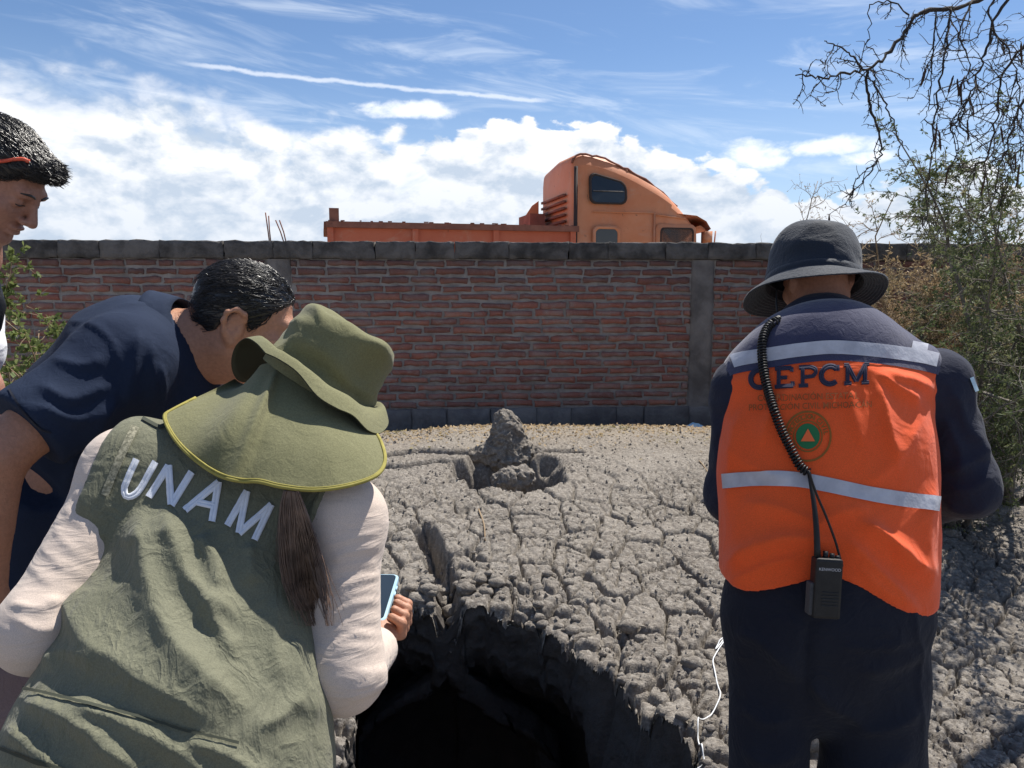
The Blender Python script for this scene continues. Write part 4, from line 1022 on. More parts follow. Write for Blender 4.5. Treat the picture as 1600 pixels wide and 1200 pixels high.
    # hanging drapery: each fold a crest line with a long and a short flank (crest, height, left and right width)
    for pts, h, wl, wr in (
        ([(224, 795), (232, 850), (243, 915), (262, 975), (295, 1032), (335, 1075), (382, 1116)], .034, 36, 24), ([(262, 805), (278, 850), (298, 905), (330, 940), (374, 966)], .026, 22, 16),
        ([(318, 938), (338, 975), (368, 1032)], .016, 14, 12), ([(318, 835), (332, 870), (350, 930)], .018, 16, 12), ([(384, 850), (390, 880), (396, 915)], .015, 14, 10),
        ([(112, 895), (120, 950), (150, 1010), (215, 1062), (290, 1110), (352, 1142)], .030, 26, 56), ([(66, 1040), (110, 1022), (165, 1050)], .013, 12, 14), ([(168, 820), (150, 865), (126, 905)], .010, 15, 15),
        ([(40, 1098), (90, 1112), (150, 1152), (225, 1210)], .020, 18, 18), ([(110, 1100), (190, 1128), (262, 1166), (335, 1220)], .018, 15, 18), ([(290, 1160), (350, 1180), (425, 1218)], .016, 13, 14),
        ([(398, 1138), (436, 1122), (470, 1082)], .013, 14, 12), ([(432, 930), (425, 1000), (442, 1070)], .009, 14, 12), ([(10, 1140), (60, 1172), (110, 1215)], .014, 14, 14), ([(452, 990), (470, 1060), (498, 1130)], .013, 20, 16)):
        c = spline(pts, 40); best = np.full(len(uv), 1e9); sg = np.zeros(len(uv)); tt = np.zeros(len(uv))
        for i in range(39):
            e = c[i + 1] - c[i]; w = uv - c[i]; t = np.clip(w @ e / (e @ e), 0, 1); r_ = w - t[:, None] * e; d2 = (r_ ** 2).sum(1); m_ = d2 < best
            best[m_] = d2[m_]; sg[m_] = np.sign(r_[m_, 0] * e[1] - r_[m_, 1] * e[0]); tt[m_] = (i + t[m_]) / 39
        sd_ = np.sqrt(best) * np.where(sg == 0, 1, sg) + wob; tap = np.clip(np.minimum(tt, 1 - tt) * 5 + .18, 0, 1)
        H = np.maximum(H, 0) * 1.0 + .76 * h * tap * np.where(sd_ < 0, np.exp(-np.abs(sd_ / wl) ** 1.6), np.exp(-np.abs(sd_ / (wr * 1.1)) ** 1.3)) * np.exp(-(np.maximum(0, best - 1e4)) / 4e3)
    # puckered cloth round the embroidery and stretched crinkles below
    cr = noise3(np.stack([uv[:, 0] / 34 + uv[:, 1] / 60, uv[:, 1] / 9 - uv[:, 0] / 26, uv[:, 0] * 0], -1)); H += .0022 * (1 - 2.4 * np.abs(cr)) * sstep(700, 730, uv[:, 1]) * sstep(880, 820, uv[:, 1])
    cr = noise3(np.stack([uv[:, 0] / 22 - uv[:, 1] / 50, uv[:, 1] / 70, uv[:, 0] * 0 + 4], -1)); H += .0012 * (1 - 2.2 * np.abs(cr)) * sstep(820, 900, uv[:, 1])
    face = sstep(.05, .35, -(N * q).sum(1) / np.linalg.norm(q, axis=1)); Vv = Vv + N * (H * face)[:, None]; Vv = relax(Vv, Fv, 1, .3)
    vo = obj_np('vest', Vv, Fv, M_OLIVE, root); vs_ = Surf(Vv, Fv)
    # lettering UNAM, embroidered twin lines
    for ltr, st in (('U', [[(213, 718), (202, 742), (194, 762), (195, 774), (203, 777), (213, 772), (222, 760), (232, 742), (243, 722)]]),
                    ('N', [[(233, 777), (264, 728)], [(264, 728), (268, 790)], [(268, 790), (300, 738)]]),
                    ('A', [[(289, 798), (342, 754)], [(342, 754), (331, 816)], [(309, 785), (336, 791)]]),
                    ('M', [[(355, 822), (386, 768)], [(386, 768), (373, 834)], [(373, 834), (424, 789)], [(424, 789), (397, 845)]])):
        strokes_on(vs_, st, 11, .0026, 'letter', M_WHITE, vo)
    M_SEAM = mk('dark_seam', (.05, .055, .04), .9)
    ribbon(vs_, [(38, 1076), (95, 1090), (160, 1107), (230, 1124), (300, 1143), (372, 1161)], 5, .003, 'pocket_seam', M_SEAM, vo, 60)
    ribbon(vs_, [(222, 655), (248, 668), (262, 664)], 5, .003, 'yoke_seam', M_SEAM, vo, 16)
    ribbon(vs_, [(0, 1168), (60, 1190), (120, 1210)], 5, .003, 'hem_seam', M_SEAM, vo, 20)
    ribbon(vs_, [(212, 668), (196, 700), (178, 740), (164, 775)], 12, .003, 'netting', M_NET, vo, 24); ribbon(vs_, [(500, 800), (518, 815), (520, 850)], 26, .004, 'netting', M_NET, vo, 20)
    # jeans
    S = Sdf(); S.chain(sp[4:], [.185, .19], .05, thin, .70)
    for f_, q in ((fl, -1), (fr, 1)):
        hp = sp[5] + lat * .09 * q; kn = (hp + f_) / 2 + np.array([0, .10, 0.]); S.rc(hp, kn, .105, .075, .05); S.rc(kn, f_ + np.array([0, 0, .10]), .074, .062, .03)
    S.fn(fold_noise(.003, 16.)); body_obj('jeans', S, .012, M_JEANS, root)
    for f_ in (fl, fr): shoe('shoe', root, f_, (0, 1, 0), M_DARK)
    # --- ponytail
    rs_ = np.random.RandomState(2); mb = MB()
    for i in range(950):
        a = rs_.rand() * 6.28; r_ = math.sqrt(rs_.rand()); u0, v0 = 455 + 12 * r_ * math.cos(a), 768 + 6 * r_ * math.sin(a); e = rs_.randn() * .55; ln = rs_.uniform(.45, 1.05)
        path = [(u0, v0), (458 + 22 * r_ * math.cos(a), 800), (466 + 30 * r_ * math.cos(a) + 6 * e, 850), (476 + 32 * r_ * math.cos(a) + 10 * e, 905), (486 + 26 * r_ * math.cos(a) + 14 * e, 940), (496 + 14 * r_ * math.cos(a) + 18 * e, 978)]
        q = []
        for j, (u, v) in enumerate(spline(path, 9)):
            if j / 8 > ln: break
            d0 = vs_.depth(u, v) or 1.06; q.append((u, v, min(d0, 1.10) - .008 - .022 * (1 - r_ * abs(math.sin(a))) * math.sin(math.pi * min(1, .25 + j / 10)) - .004 * rs_.rand()))
        if len(q) < 3: continue
        q = np.array(q); q[:, 2] = np.convolve(np.pad(q[:, 2], 2, 'edge'), np.ones(5) / 5, 'valid')
        mb.tube([P(*x) for x in q], np.linspace(.0009, .0003, len(q)), 3, False)
    mb.build('hair', M_BROWNHAIR, root)
    # --- hat: crown, brim, neck flap
    up_i = np.array([.53, .84]); M_h = frame(.45 * CU * -.3 + CF * .95 + np.array([.1, 0, 0]), np.array([1., 0, 0]) * .53 + CU * .80 + CF * .22)
    HB = P(503, 592, 1.315)                                            # centre of the crown's base ring
    mb = MB(); n = 72; prof = [(.0, .108), (.03, .109), (.06, .107), (.078, .102), (.086, .094), (.089, .08), (.092, .05), (.096, .02), (.098, .0), (.098, -.02)]
    prof = np.array(prof); ang = np.linspace(0, 2 * np.pi, n, endpoint=False); G = np.zeros((len(prof) * 3 - 2, n, 3)); pr = spline(prof, len(prof) * 3 - 2)
    for i, (r_, z_) in enumerate(pr):
        c, s_ = np.cos(ang), np.sin(ang); q = np.stack([c * r_, s_ * r_ * 1.10, np.full(n, z_)], -1)
        w = noise3(q * np.array([14, 14, 26]) + 3) ; rid = 1 - np.abs(noise3(q * np.array([9, 9, 22]) + 11)) * 3.2
        k = sstep(.0, .05, r_) * sstep(-.02, .02, z_); q[:, :2] *= (1 + k * (.07 * w + .10 * rid - .085))[:, None]; q[:, 2] += k * .014 * noise3(q * 17 + 5) - .022 * sstep(.07, .0, r_)
        G[i] = q @ M_h.T + HB
    mb.grid(G, True); hat = mb.build('hat', M_OLIVE_HAT, root)
    loop = [(415, 551, 1.20), (438, 562, 1.185), (466, 582, 1.17), (496, 618, 1.16), (526, 637, 1.165), (552, 649, 1.175), (574, 671, 1.19), (592, 677, 1.22), (604, 668, 1.26), (607, 656, 1.30), (600, 640, 1.36), (585, 640, 1.42), (555, 640, 1.47), (510, 625, 1.50), (455, 600, 1.49), (410, 590, 1.46), (382, 596, 1.43), (368, 588, 1.40), (362, 566, 1.365), (368, 541, 1.325), (384, 528, 1.28), (400, 535, 1.235)]
    lp = spline(loop + loop[:1], 133)[:132]; lp = np.array([P(*x) for x in lp])
    # inner ring: matching angles about the crown
    q = (lp - HB) @ M_h; th = np.unwrap(np.arctan2(q[:, 1] / 1.10, q[:, 0])); inner = np.stack([np.cos(th) * .0985, np.sin(th) * .0985 * 1.10, np.full(len(th), .0)], -1) @ M_h.T + HB
    G = []
    for t in np.linspace(0, 1, 12):
        row = inner * (1 - t) + lp * t + (M_h[:, 2] * .012 * math.sin(math.pi * t)); row += M_h[:, 2] * (.0022 * noise3(row * 38) * math.sin(math.pi * min(1, t * 1.1)))[:, None]; G.append(row)
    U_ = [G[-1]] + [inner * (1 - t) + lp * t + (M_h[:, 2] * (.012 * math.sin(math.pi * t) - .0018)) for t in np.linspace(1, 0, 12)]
    mb = MB(); mb.grid(np.array(G), True); mb.build('brim', M_OLIVE_HAT, hat); mb = MB(); mb.grid(np.array(U_), True); mb.build('brim_underside', M_OLIVE_IN, hat)  # underside takes the olive with brim shade painted in
    # flap from under the brim to the piped hem, draped over neck and shoulders
    hem = [(366, 592, 1.33), (345, 603, 1.30), (305, 622, 1.25), (268, 641, 1.20), (257, 650, 1.18), (262, 668, 1.16), (280, 695, 1.135), (312, 724, 1.11), (345, 744, 1.09), (376, 752, 1.085), (405, 753, 1.08), (440, 761, 1.075), (485, 766, 1.075), (530, 762, 1.08), (572, 751, 1.10), (594, 738, 1.12), (602, 718, 1.15), (596, 692, 1.19), (582, 668, 1.24)]
    topc = [(376, 599, 1.37), (381, 600, 1.36), (386, 600, 1.35), (390, 599, 1.34), (394, 597, 1.33), (397, 592, 1.315), (400, 582, 1.295), (408, 570, 1.27), (428, 567, 1.25), (440, 571, 1.24), (450, 577, 1.235), (464, 585, 1.23), (482, 596, 1.225), (502, 610, 1.225), (524, 626, 1.23), (544, 638, 1.24), (560, 648, 1.25), (570, 656, 1.26), (576, 660, 1.27)]
    n = 110; hm = spline(hem, n); tp = spline(topc, n); G = []
    for t in np.linspace(0, 1, 34):
        row = []
        for i in range(n):
            c = tp[i] * (1 - t) + hm[i] * t; s_ = i / (n - 1)
            bul = math.sin(math.pi * t) * (.020 * math.sin(math.pi * s_))
            fold = .030 * math.exp(-((s_ - .475) / .022) ** 2) * sstep(0, .25, np.array(t)) * (1 - .65 * t) - .030 * math.exp(-((s_ - .40) / .05) ** 2) * math.sin(math.pi * t) * -1
            c = c.copy(); c[2] -= bul + fold; d0 = vs_.depth(c[0], c[1]); dj = None
            if d0 is not None and t > .35: c[2] = min(c[2], d0 - .010)
            row.append(c)
        G.append(row)
    G = np.array(G)
    for _ in range(3):                                                     # even out the drape
        G[1:-1, 1:-1, 2] = (G[1:-1, 1:-1, 2] * 2 + G[:-2, 1:-1, 2] + G[2:, 1:-1, 2] + G[1:-1, :-2, 2] + G[1:-1, 2:, 2]) / 6
    W = np.array([[P(*x) for x in r_] for r_ in G]); W += (CF * 1.)[None, None] * (.0016 * noise3(W * 30))[..., None]
    W2 = W + CF * .003
    mb = MB(); mb.grid(np.concatenate([W, W2[::-1]], 0)); flap = mb.build('neck_flap', M_OLIVE_HAT, hat)
    mb = MB(); mb.tube(W[-1, 12:] , .0028, 6); mb.build('piping', M_PIPING, flap)
    mb = MB(); e2 = W[-1, 14:-2] * .9 + W[-3, 14:-2] * .1 - CF * .0025; mb.tube(W[-2, 14:-2] * .75 + W[-1, 14:-2] * .25 - CF * .002, .0016, 5); mb.build('stitching', M_PIPING, flap)
    # --- phone
    def ph(x, y, z): return ph_c + ph_rt * x + ph_up * y + ph_n * z
    pr_ = empty('phone', tuple(ph_c), 'smartphone in a pale blue case held in a hand', 'phone')
    def slab(w, h, t, r_, zc, name, mat, par):
        pts = []
        for cx, cy, a in ((w / 2 - r_, h / 2 - r_, 0), (-w / 2 + r_, h / 2 - r_, 90), (-w / 2 + r_, -h / 2 + r_, 180), (w / 2 - r_, -h / 2 + r_, 270)):
            for k in range(6): pts.append((cx + r_ * math.cos(R(a + 18 * k)), cy + r_ * math.sin(R(a + 18 * k))))
        pts = np.array(pts); G = np.array([[ph(x * s_, y * s_, zc + z) for x, y in pts] for s_, z in ((.0, -t / 2), (.97, -t / 2), (1, -t / 2 + .0015), (1, t / 2 - .0015), (.975, t / 2), (.0, t / 2))])
        mb = MB(); mb.grid(G, True); return mb.build(name, mat, par, False)
    slab(.078, .158, .011, .012, 0, 'case', M_BLUECASE, pr_); slab(.068, .148, .002, .009, .006, 'screen', M_SCREEN, pr_)
    for y in (.03, .01): mb = MB(); mb.tube([ph(.0395, y, 0), ph(.0395, y + .012, 0)], .002, 6); mb.build('button', M_BLUECASE, pr_)
    return root
build_woman()
print('woman', time.time() - T0)
# ------------------------------------------------------------------ man in the orange safety vest
M_ORANGE = cloth('orange_safety_cloth', (.86, .105, .022), (.88, .125, .03), 600., .0016, 9., .8, .15, fold2=.0008)
M_NAVY = cloth('navy_twill', (.016, .019, .036), (.022, .025, .045), 700., .0018, 14., .88, .08)
M_NAVY_Y = cloth('navy_yoke', (.040, .042, .085), (.050, .052, .10), 700., .0008, 14., .85, .3)
M_NAVY_HAT = cloth('dark_navy_ripstop', (.013, .019, .031), (.020, .027, .041), 500., .0010, 22., .72, .2)
M_TROUSER = cloth('navy_trouser', (.011, .013, .023), (.016, .019, .030), 700., .0024, 14., .88, .06)
M_REFLECT = mk('silver_reflective_tape', (.40, .40, .44), .45, (.56, .56, .60), 22., .5, .004, 20., spec=.5)
M_PRINT = mk('dark_print', (.035, .035, .065), .8); M_PRINT2 = mk('faded_brown_print', (.40, .10, .022), .85, (.27, .085, .03), 120., .5); M_OLIVEPRINT = mk('olive_print', (.32, .13, .025), .85, (.24, .12, .03), 90., .5)
M_GREEN = mk('green_print', (.025, .17, .065), .8); M_ORPRINT = mk('orange_print', (.86, .16, .05), .8)
M_BLACK = mk('black_plastic', (.012, .012, .013), .45, (.02, .02, .02), 40., .5, .0005, 300.)
M_GREYTXT = mk('pale_grey_print', (.55, .55, .57), .6); M_WEB = mk('grey_webbing', (.06, .06, .065), .85, (.09, .09, .09), 200.)
def build_vestman():
    gz = 0.0; cx = P(1290, 900, 1.85); root = empty('person', (cx[0], cx[1], gz), 'person in orange safety vest and dark bucket hat seen from behind', 'person')
    sp = [P(1283, 540, 1.965), P(1288, 620, 1.93), P(1291, 740, 1.88), P(1291, 860, 1.84), P(1291, 960, 1.83)]
    lat = np.array([1., .03, .03]); lat /= np.linalg.norm(lat); thin = np.array([0, 1., .06])
    sl, sr = P(1163, 612, 1.94), P(1462, 598, 1.93); el_l, wr_l = P(1148, 775, 1.95), P(1190, 800, 2.15); el_r, wr_r = P(1512, 762, 1.92), P(1420, 800, 2.14)
    HC = P(1274, 432, 2.045); HM = frame((-.16, .90, -.42), (-.03, .42, .90))
    fl, fr = np.array([P(1200, 1100, 1.85)[0], 1.80, 0.]), np.array([P(1365, 1100, 1.85)[0] + .02, 1.80, 0.])
    fl[2] = fr[2] = ground_z(np.array([fl[0], fr[0]]), np.array([1.8, 1.8]))[0].mean() - .01
    S = Sdf(); L = head_sdf(S, HC, HM, 1.0, True, True); neck_sdf(S, L, sp[0] + np.array([0, .02, .0]), .060, .07)
    S.chain(sp, [.12, .19, .185, .175, .175], .05, thin, .62)
    for s_, e_, w_ in ((sl, el_l, wr_l), (sr, el_r, wr_r)):
        S.rc(sp[1], s_, .08, .065, .04); S.rc(s_, e_, .052, .043, .03); S.rc(e_, w_, .043, .03, .02)
        dd = (w_ - e_) / np.linalg.norm(w_ - e_); pc = w_ + dd * .06; S.rc(w_, pc, .028, .036, .015, thin, .7)
        for i in range(4): b = pc + np.array([0, 0, 1.]) * (.02 * (i - 1.5)) + dd * .02; S.chain([b, b + dd * .035 + lat * .006, b + dd * .05 + lat * .03 * np.sign(e_[0] - sp[1][0]) * -1], [.0105, .0095, .008], .005)
        S.chain([w_ + dd * .02 + np.array([0, 0, .025]), w_ + dd * .05 + np.array([0, 0, .055]), w_ + dd * .08 + np.array([0, 0, .06])], [.013, .011, .009], .006)
    for f_, q in ((fl, -1), (fr, 1)):
        hp = sp[4] + lat * .095 * q; S.rc(hp, (hp + f_) / 2, .09, .062, .04); S.rc((hp + f_) / 2, f_ + np.array([0, 0, .08]), .06, .04, .02)
    hl, hh = HC - .15, HC + .15
    body_obj('body', S, .013, M_SKIN_B, root, [[(hl[i], hh[i], .005)] for i in range(3)])
    # cropped hair at the nape
    S = Sdf(); S.el(L(0, -.012, .032), np.array([.0775, .0995, .0855]), HM, .01); S.fn(lambda p, d: np.maximum(d, ((p - L(0, 0, -.012)) @ (HM @ np.array([0, .55, -.8]))))); body_obj('hair', S, .006, M_HAIR, root)
    # shirt with sleeves and collar
    S = Sdf(); S.chain(sp[:4], [.135, .215, .21, .20], .05, thin, .60)
    for s_, e_, w_ in ((sl, el_l, wr_l), (sr, el_r, wr_r)):
        S.rc(sp[1], s_, .10, .078, .06); S.rc(s_, e_, .072, .070, .04); S.rc(e_, w_, .068, .05, .03)
    S.fn(sleeve_rings(sl, el_l, .005, 34, .12)).fn(sleeve_rings(sr, el_r, .005, 34, .12)).fn(fold_noise(.003, 13.))
    Vs, Fs = sdf_arrays(S, .007); Vs = drape(relax(Vs, Fs, 1, .4), Fs, (([(1484, 600), (1510, 660), (1535, 700)], .010, 8, 10), ([(1545, 690), (1520, 720), (1480, 735)], .012, 9, 11), ([(1552, 740), (1520, 760), (1478, 765)], .010, 8, 9), ([(1475, 650), (1500, 700), (1500, 740)], .009, 8, 8), ([(1548, 790), (1510, 800), (1476, 790)], .009, 8, 8), ([(1112, 640), (1122, 690), (1118, 740)], .008, 6, 8))); shirt = obj_np('shirt', Vs, Fs, M_NAVY, root)
    nb = sp[0] + np.array([0, .03, .055]); G = []
    for t, (r_, dz) in enumerate(((.082, -.055), (.080, -.02), (.077, .022), (.081, .030), (.089, .0), (.098, -.035), (.104, -.046), (.098, -.050))):
        a = np.linspace(0, 2 * np.pi, 48, endpoint=False); q = np.stack([np.cos(a) * r_ * 1.05, np.sin(a) * r_ * 1.0, dz + .018 * np.sin(a) + .02 * np.cos(a) * 0 + .003 * noise3(np.stack([np.cos(a) * 2, np.sin(a) * 2, a * 0 + t], -1))], -1); G.append(q @ frame((-.12, .95, -.30), (0, .35, .94)).T + nb)
    mb = MB(); mb.grid(np.array(G), True); mb.build('collar', M_NAVY_Y, shirt)
    # --- vest
    def vest(folds=None):
        S = Sdf(); S.chain([sp[0] - np.array([0, 0, .03]), sp[1], sp[2], sp[3], P(1291, 935, 1.825)], [.120, .245, .252, .246, .252], .06, thin, .60)
        for s_ in (sl, sr): S.rc(sp[1] + np.array([0, 0, .045]), s_ + np.array([0, 0, .028]) - lat * .02 * np.sign(s_[0] - sp[1][0]), .088, .070, .06)
        if folds: folds(S)
        for x0, x1, sg in ((P(1119, 600, 1.88), P(1126, 900, 1.86), -1), (P(1471, 580, 1.88), P(1467, 900, 1.86), 1)):
            nn = np.cross(x1 - x0, np.array([0, 1., 0])); nn /= np.linalg.norm(nn); nn *= sg * np.sign(nn[0]); S.cut(x0, nn, .02)
        # wavy lower edge, hitched up over the radio
        def hem(p, d):
            u = 800 + FPX * p[:, 0] / p[:, 1] * 1.0
            uu = [1100, 1135, 1180, 1220, 1262, 1300, 1330, 1370, 1410, 1450, 1480]; vv = [936, 938, 930, 914, 897, 894, 906, 930, 952, 966, 968]
            zz = [P(a, b, 1.72)[2] for a, b in zip(uu, vv)]; xx = [P(a, b, 1.72)[0] for a, b in zip(uu, vv)]
            return smax(d, np.interp(p[:, 0], xx, zz) - p[:, 2], .006)
        S.fn(hem); return S
    def crumple(S): S.fn(fold_noise(.0030, 7., 2.))
    Vv, Fv = sdf_arrays(vest(crumple), .0060); Vv = relax(Vv, Fv, 1, .4)
    Vv = drape(Vv, Fv, (([(1360, 588), (1380, 640), (1392, 690), (1398, 720)], .014, 7, 16), ([(1366, 586), (1404, 606), (1436, 634)], .014, 7, 13), ([(1384, 582), (1424, 594), (1458, 612)], .011, 7, 10), ([(1240, 600), (1212, 640), (1186, 700)], .009, 12, 8), ([(1330, 600), (1335, 650), (1345, 700)], .006, 10, 8), ([(1158, 640), (1144, 720), (1142, 800)], .012, 14, 12),
        ([(1134, 886), (1180, 852), (1240, 838), (1305, 846)], .022, 16, 11), ([(1140, 908), (1200, 882), (1256, 866)], .012, 10, 8), ([(1338, 812), (1398, 848), (1450, 902)], .022, 16, 12), ([(1318, 838), (1368, 888), (1428, 944)], .018, 12, 10), ([(1340, 884), (1380, 922), (1436, 954)], .010, 7, 7), ([(1460, 750), (1446, 840), (1454, 930)], .012, 12, 14), ([(1160, 782), (1225, 796), (1290, 822)], .011, 14, 10), ([(1262, 832), (1305, 802), (1360, 792)], .009, 12, 10), ([(1130, 690), (1180, 730), (1240, 745)], .007, 12, 9), ([(1440, 660), (1400, 720), (1350, 755)], .007, 12, 9)))
    vsu = Surf(Vv, Fv)
    seam = [(1100, 606), (1117, 600), (1145, 580), (1210, 568), (1260, 561), (1307, 558), (1372, 563), (1437, 573), (1467, 580), (1490, 584)]
    c = Vv[Fv].mean(1); q = c - CO; dd = q @ CF; uu = 800 + FPX * q[:, 0] / dd; vv = 600 - FPX * (q @ CU) / dd
    navy = (vv < np.interp(uu, [a for a, b in seam], [b for a, b in seam]))
    vo = obj_np('vest', Vv, Fv, [M_ORANGE, M_NAVY_Y], root, True, navy.astype(int))
    ribbon(vsu, [(1117, 600), (1145, 580), (1210, 568), (1260, 561), (1307, 558), (1372, 563), (1437, 573), (1467, 580)], 12, .0022, 'navy_band', M_NAVY_Y, vo, 70)
    for path, wd, nm in (([(1117, 586), (1145, 565), (1210, 553), (1260, 546), (1307, 543), (1372, 548), (1437, 557), (1464, 563)], 21, 'reflective_strip'), ([(1130, 752), (1180, 748), (1240, 749), (1290, 757), (1350, 770), (1410, 780), (1467, 787)], 23, 'reflective_strip'), ([(1441, 516), (1438, 532), (1434, 550)], 25, 'shoulder_strip'), ([(1152, 541), (1146, 555), (1136, 572)], 20, 'shoulder_strip')):
        ribbon(vsu, path, wd, .0035, nm, M_REFLECT, vo, 64 if wd < 25 and len(path) > 3 else 14, 5)
    # bold serif letters C E P C M
    def sx(x, y, s=1.): return (1172 + x * 38.2, 608 - y * 30 - x * 1.9)
    def ser(*st): return [[sx(*p) for p in s] for s in st]
    arc = [(.80 - .40 * math.cos(t) - .0, .5 + .5 * math.sin(t)) for t in np.linspace(-.9, .9, 2)]
    cc = [(.40 + .36 * math.cos(a), .5 + .46 * math.sin(a)) for a in np.linspace(R(48), R(312), 14)]
    for k, (x0, st, w) in enumerate(((0, [cc, [(.68, .98), (.68, .70)]], 8), (.98, [[(.2, .0), (.2, 1.)], [(.05, .97), (.72, .97)], [(.05, .03), (.76, .03)], [(.2, .5), (.55, .5)], [(.72, .98), (.72, .76)], [(.76, .02), (.76, .26)]], 6), (1.95, [[(.2, 0), (.2, 1.)], [(.03, .03), (.42, .03)], [(.05, .97), (.5, .97), (.72, .86), (.74, .68), (.62, .5), (.2, .46)]], 6), (2.86, [cc, [(.68, .98), (.68, .70)]], 8), (3.82, [[(.15, .03), (.15, .97)], [(.15, .97), (.50, .10)], [(.50, .10), (.86, .97)], [(.86, .97), (.86, .03)], [(0, .03), (.3, .03)], [(.70, .03), (1.02, .03)], [(0, .97), (.2, .97)], [(.82, .97), (1.02, .97)]], 6))):
        strokes_on(vsu, [[sx(x + x0, y) for x, y in s] for s in st], w, .0045, 'letter', M_PRINT, vo)
    text_on(vsu, 'COORDINACIÓN ESTATAL', lambda x, y: (1262 + x * 12.6, 626 - y * 14 - x * .30), .0060, 'lettering', M_PRINT2, vo, bold=.012)
    text_on(vsu, 'PROTECCIÓN CIVIL MICHOACÁN', lambda x, y: (1266 + x * 12.4, 640 - y * 13.5 - x * .35), .0060, 'lettering', M_PRINT2, vo, bold=.012)
    # round emblem: olive ring with writing, green disc, orange triangle
    def disc(u, v, r0, r1, off, name, mat, n=40, sq=1.08):
        G = [[vsu.at(u + r * math.cos(a), v + r * sq * math.sin(a), off) for a in np.linspace(0, 2 * np.pi, n, endpoint=False)] for r in np.linspace(r0, r1, 4)]
        if any(x is None for r in G for x in r): return
        mb = MB(); mb.grid(np.array(G), True); mb.build(name, mat, vo)
    eu, ev = 1262, 682
    disc(eu, ev, 34, 37, .0028, 'emblem_ring', M_OLIVEPRINT); disc(eu, ev, 21, 23, .0028, 'emblem_ring', M_OLIVEPRINT); disc(eu, ev, .1, 18.5, .0032, 'emblem_disc', M_GREEN)
    def arc_txt(txt, a0, a1, r, name):
        n = len(txt)
        for i, ch in enumerate(txt):
            if ch == ' ': continue
            a = R(a0 + (a1 - a0) * i / (n - 1)); ca, sa = math.cos(a), math.sin(a)
            text_on(vsu, ch, lambda x, y: (eu + ca * (r + y * 11) + sa * -x * 11 * -1 * -1 if False else eu + ca * (r + y * 10) - sa * x * 10, ev + 1.08 * (sa * (r + y * 10) + ca * x * 10)), .0028, name, M_OLIVEPRINT, vo, bold=.03)
    arc_txt('PROTECCION CIVIL', -170, -10, 25, 'lettering'); 
    mb = MB(); tri = [vsu.at(eu + a, ev + b, .005) for a, b in ((0, -12), (-11, 8), (11, 8))]
    G = [[vsu.at(*(np.array([eu, ev]) + np.array([0, -12.]) * (1 - t) + (np.array([-11, 8.]) * (1 - s_) + np.array([11, 8.]) * s_) * t), .0048) for s_ in np.linspace(0, 1, 5)] for t in np.linspace(0.02, 1, 6)]; mb.grid(np.array(G)); mb.build('emblem_triangle', M_ORPRINT, vo)
    # --- trousers
    S = Sdf(); S.chain([sp[3] - np.array([0, 0, .0]), sp[4], P(1291, 1010, 1.85)], [.205, .235, .225], .05, thin, .64)
    S.rc(P(1206, 1040, 1.85), P(1199, 1240, 1.85), .098, .086, .022); S.rc(P(1199, 1240, 1.85), fl + np.array([0, 0, .10]), .086, .080, .03)
    S.rc(P(1364, 1040, 1.85), P(1362, 1240, 1.85), .124, .116, .022); S.rc(P(1362, 1240, 1.85), fr + np.array([0, 0, .10]), .116, .095, .03)
    for y_ in (1.55, 1.7, 1.85, 2.0): S.rc(P(1264, 1128, y_), P(1266, 1560, y_), .008, .040, .012, sub=True)
    S.fn(fold_noise(.004, 7., 4., (1, 1, .7))); Vt, Ft = sdf_arrays(S, .0075); Vt = relax(Vt, Ft, 1, .4)
    Vt = drape(Vt, Ft, (([(1150, 985), (1200, 1010), (1255, 1060)], .012, 12, 14), ([(1262, 1060), (1300, 1100), (1370, 1140)], .013, 10, 14), ([(1440, 1010), (1400, 1040), (1340, 1050)], .010, 12, 12), ([(1160, 1100), (1190, 1130), (1240, 1120)], .010, 10, 12), ([(1440, 1100), (1400, 1135), (1320, 1150)], .010, 12, 10), ([(1270, 960), (1262, 1020), (1264, 1110)], -.012, 8, 8), ([(1425, 930), (1436, 1030), (1440, 1190)], .006, 4, 6), ([(1310, 1010), (1370, 1012), (1425, 1000)], .006, 4, 5), ([(1160, 1170), (1200, 1190), (1250, 1175)], .010, 10, 12), ([(1300, 1190), (1360, 1205), (1430, 1180)], .010, 12, 12)))
    tr = obj_np('trousers', Vt, Ft, M_TROUSER, root); tsu = Surf(Vt, Ft)
    for f_ in (fl, fr): shoe('shoe', root, f_, (0, 1, 0), M_DARK, 1.15)
    # arm badge, a pale blue edge on the right sleeve
    ssu = Surf(Vs, Fs); ribbon(ssu, [(1516, 590), (1522, 606), (1529, 622)], 6, .004, 'sleeve_badge', M_BLUECASE, shirt, 10)
    # --- bucket hat
    hat_M = frame((-.10, .93, -.34), (.10, .34, .93)); HB = P(1271, 438, 2.045); n = 96; ang = np.linspace(0, 2 * np.pi, n, endpoint=False)
    prof = spline([(.002, .148), (.04, .147), (.075, .138), (.098, .118), (.110, .08), (.116, .04), (.119, .0), (.120, -.015)], 30); G = []
    for r_, z_ in prof:
        q = np.stack([np.cos(ang) * r_, np.sin(ang) * r_ * 1.10, np.full(n, z_)], -1); k = float(sstep(.01, .06, r_) * sstep(-.01, .03, z_))
        w = 1 - np.abs(noise3(q * np.array([8, 8, 10]) + 21)) * 3.4; q[:, :2] *= (1 + k * (.075 * w - .04 + .04 * noise3(q * 13 + 2)))[:, None]; q[:, 2] += k * .012 * noise3(q * 12 + 7) - .006 * k * w; G.append(q @ hat_M.T + HB)
    mb = MB(); mb.grid(np.array(G), True); hat = mb.build('hat', M_NAVY_HAT, root)
    G = []; m = 44
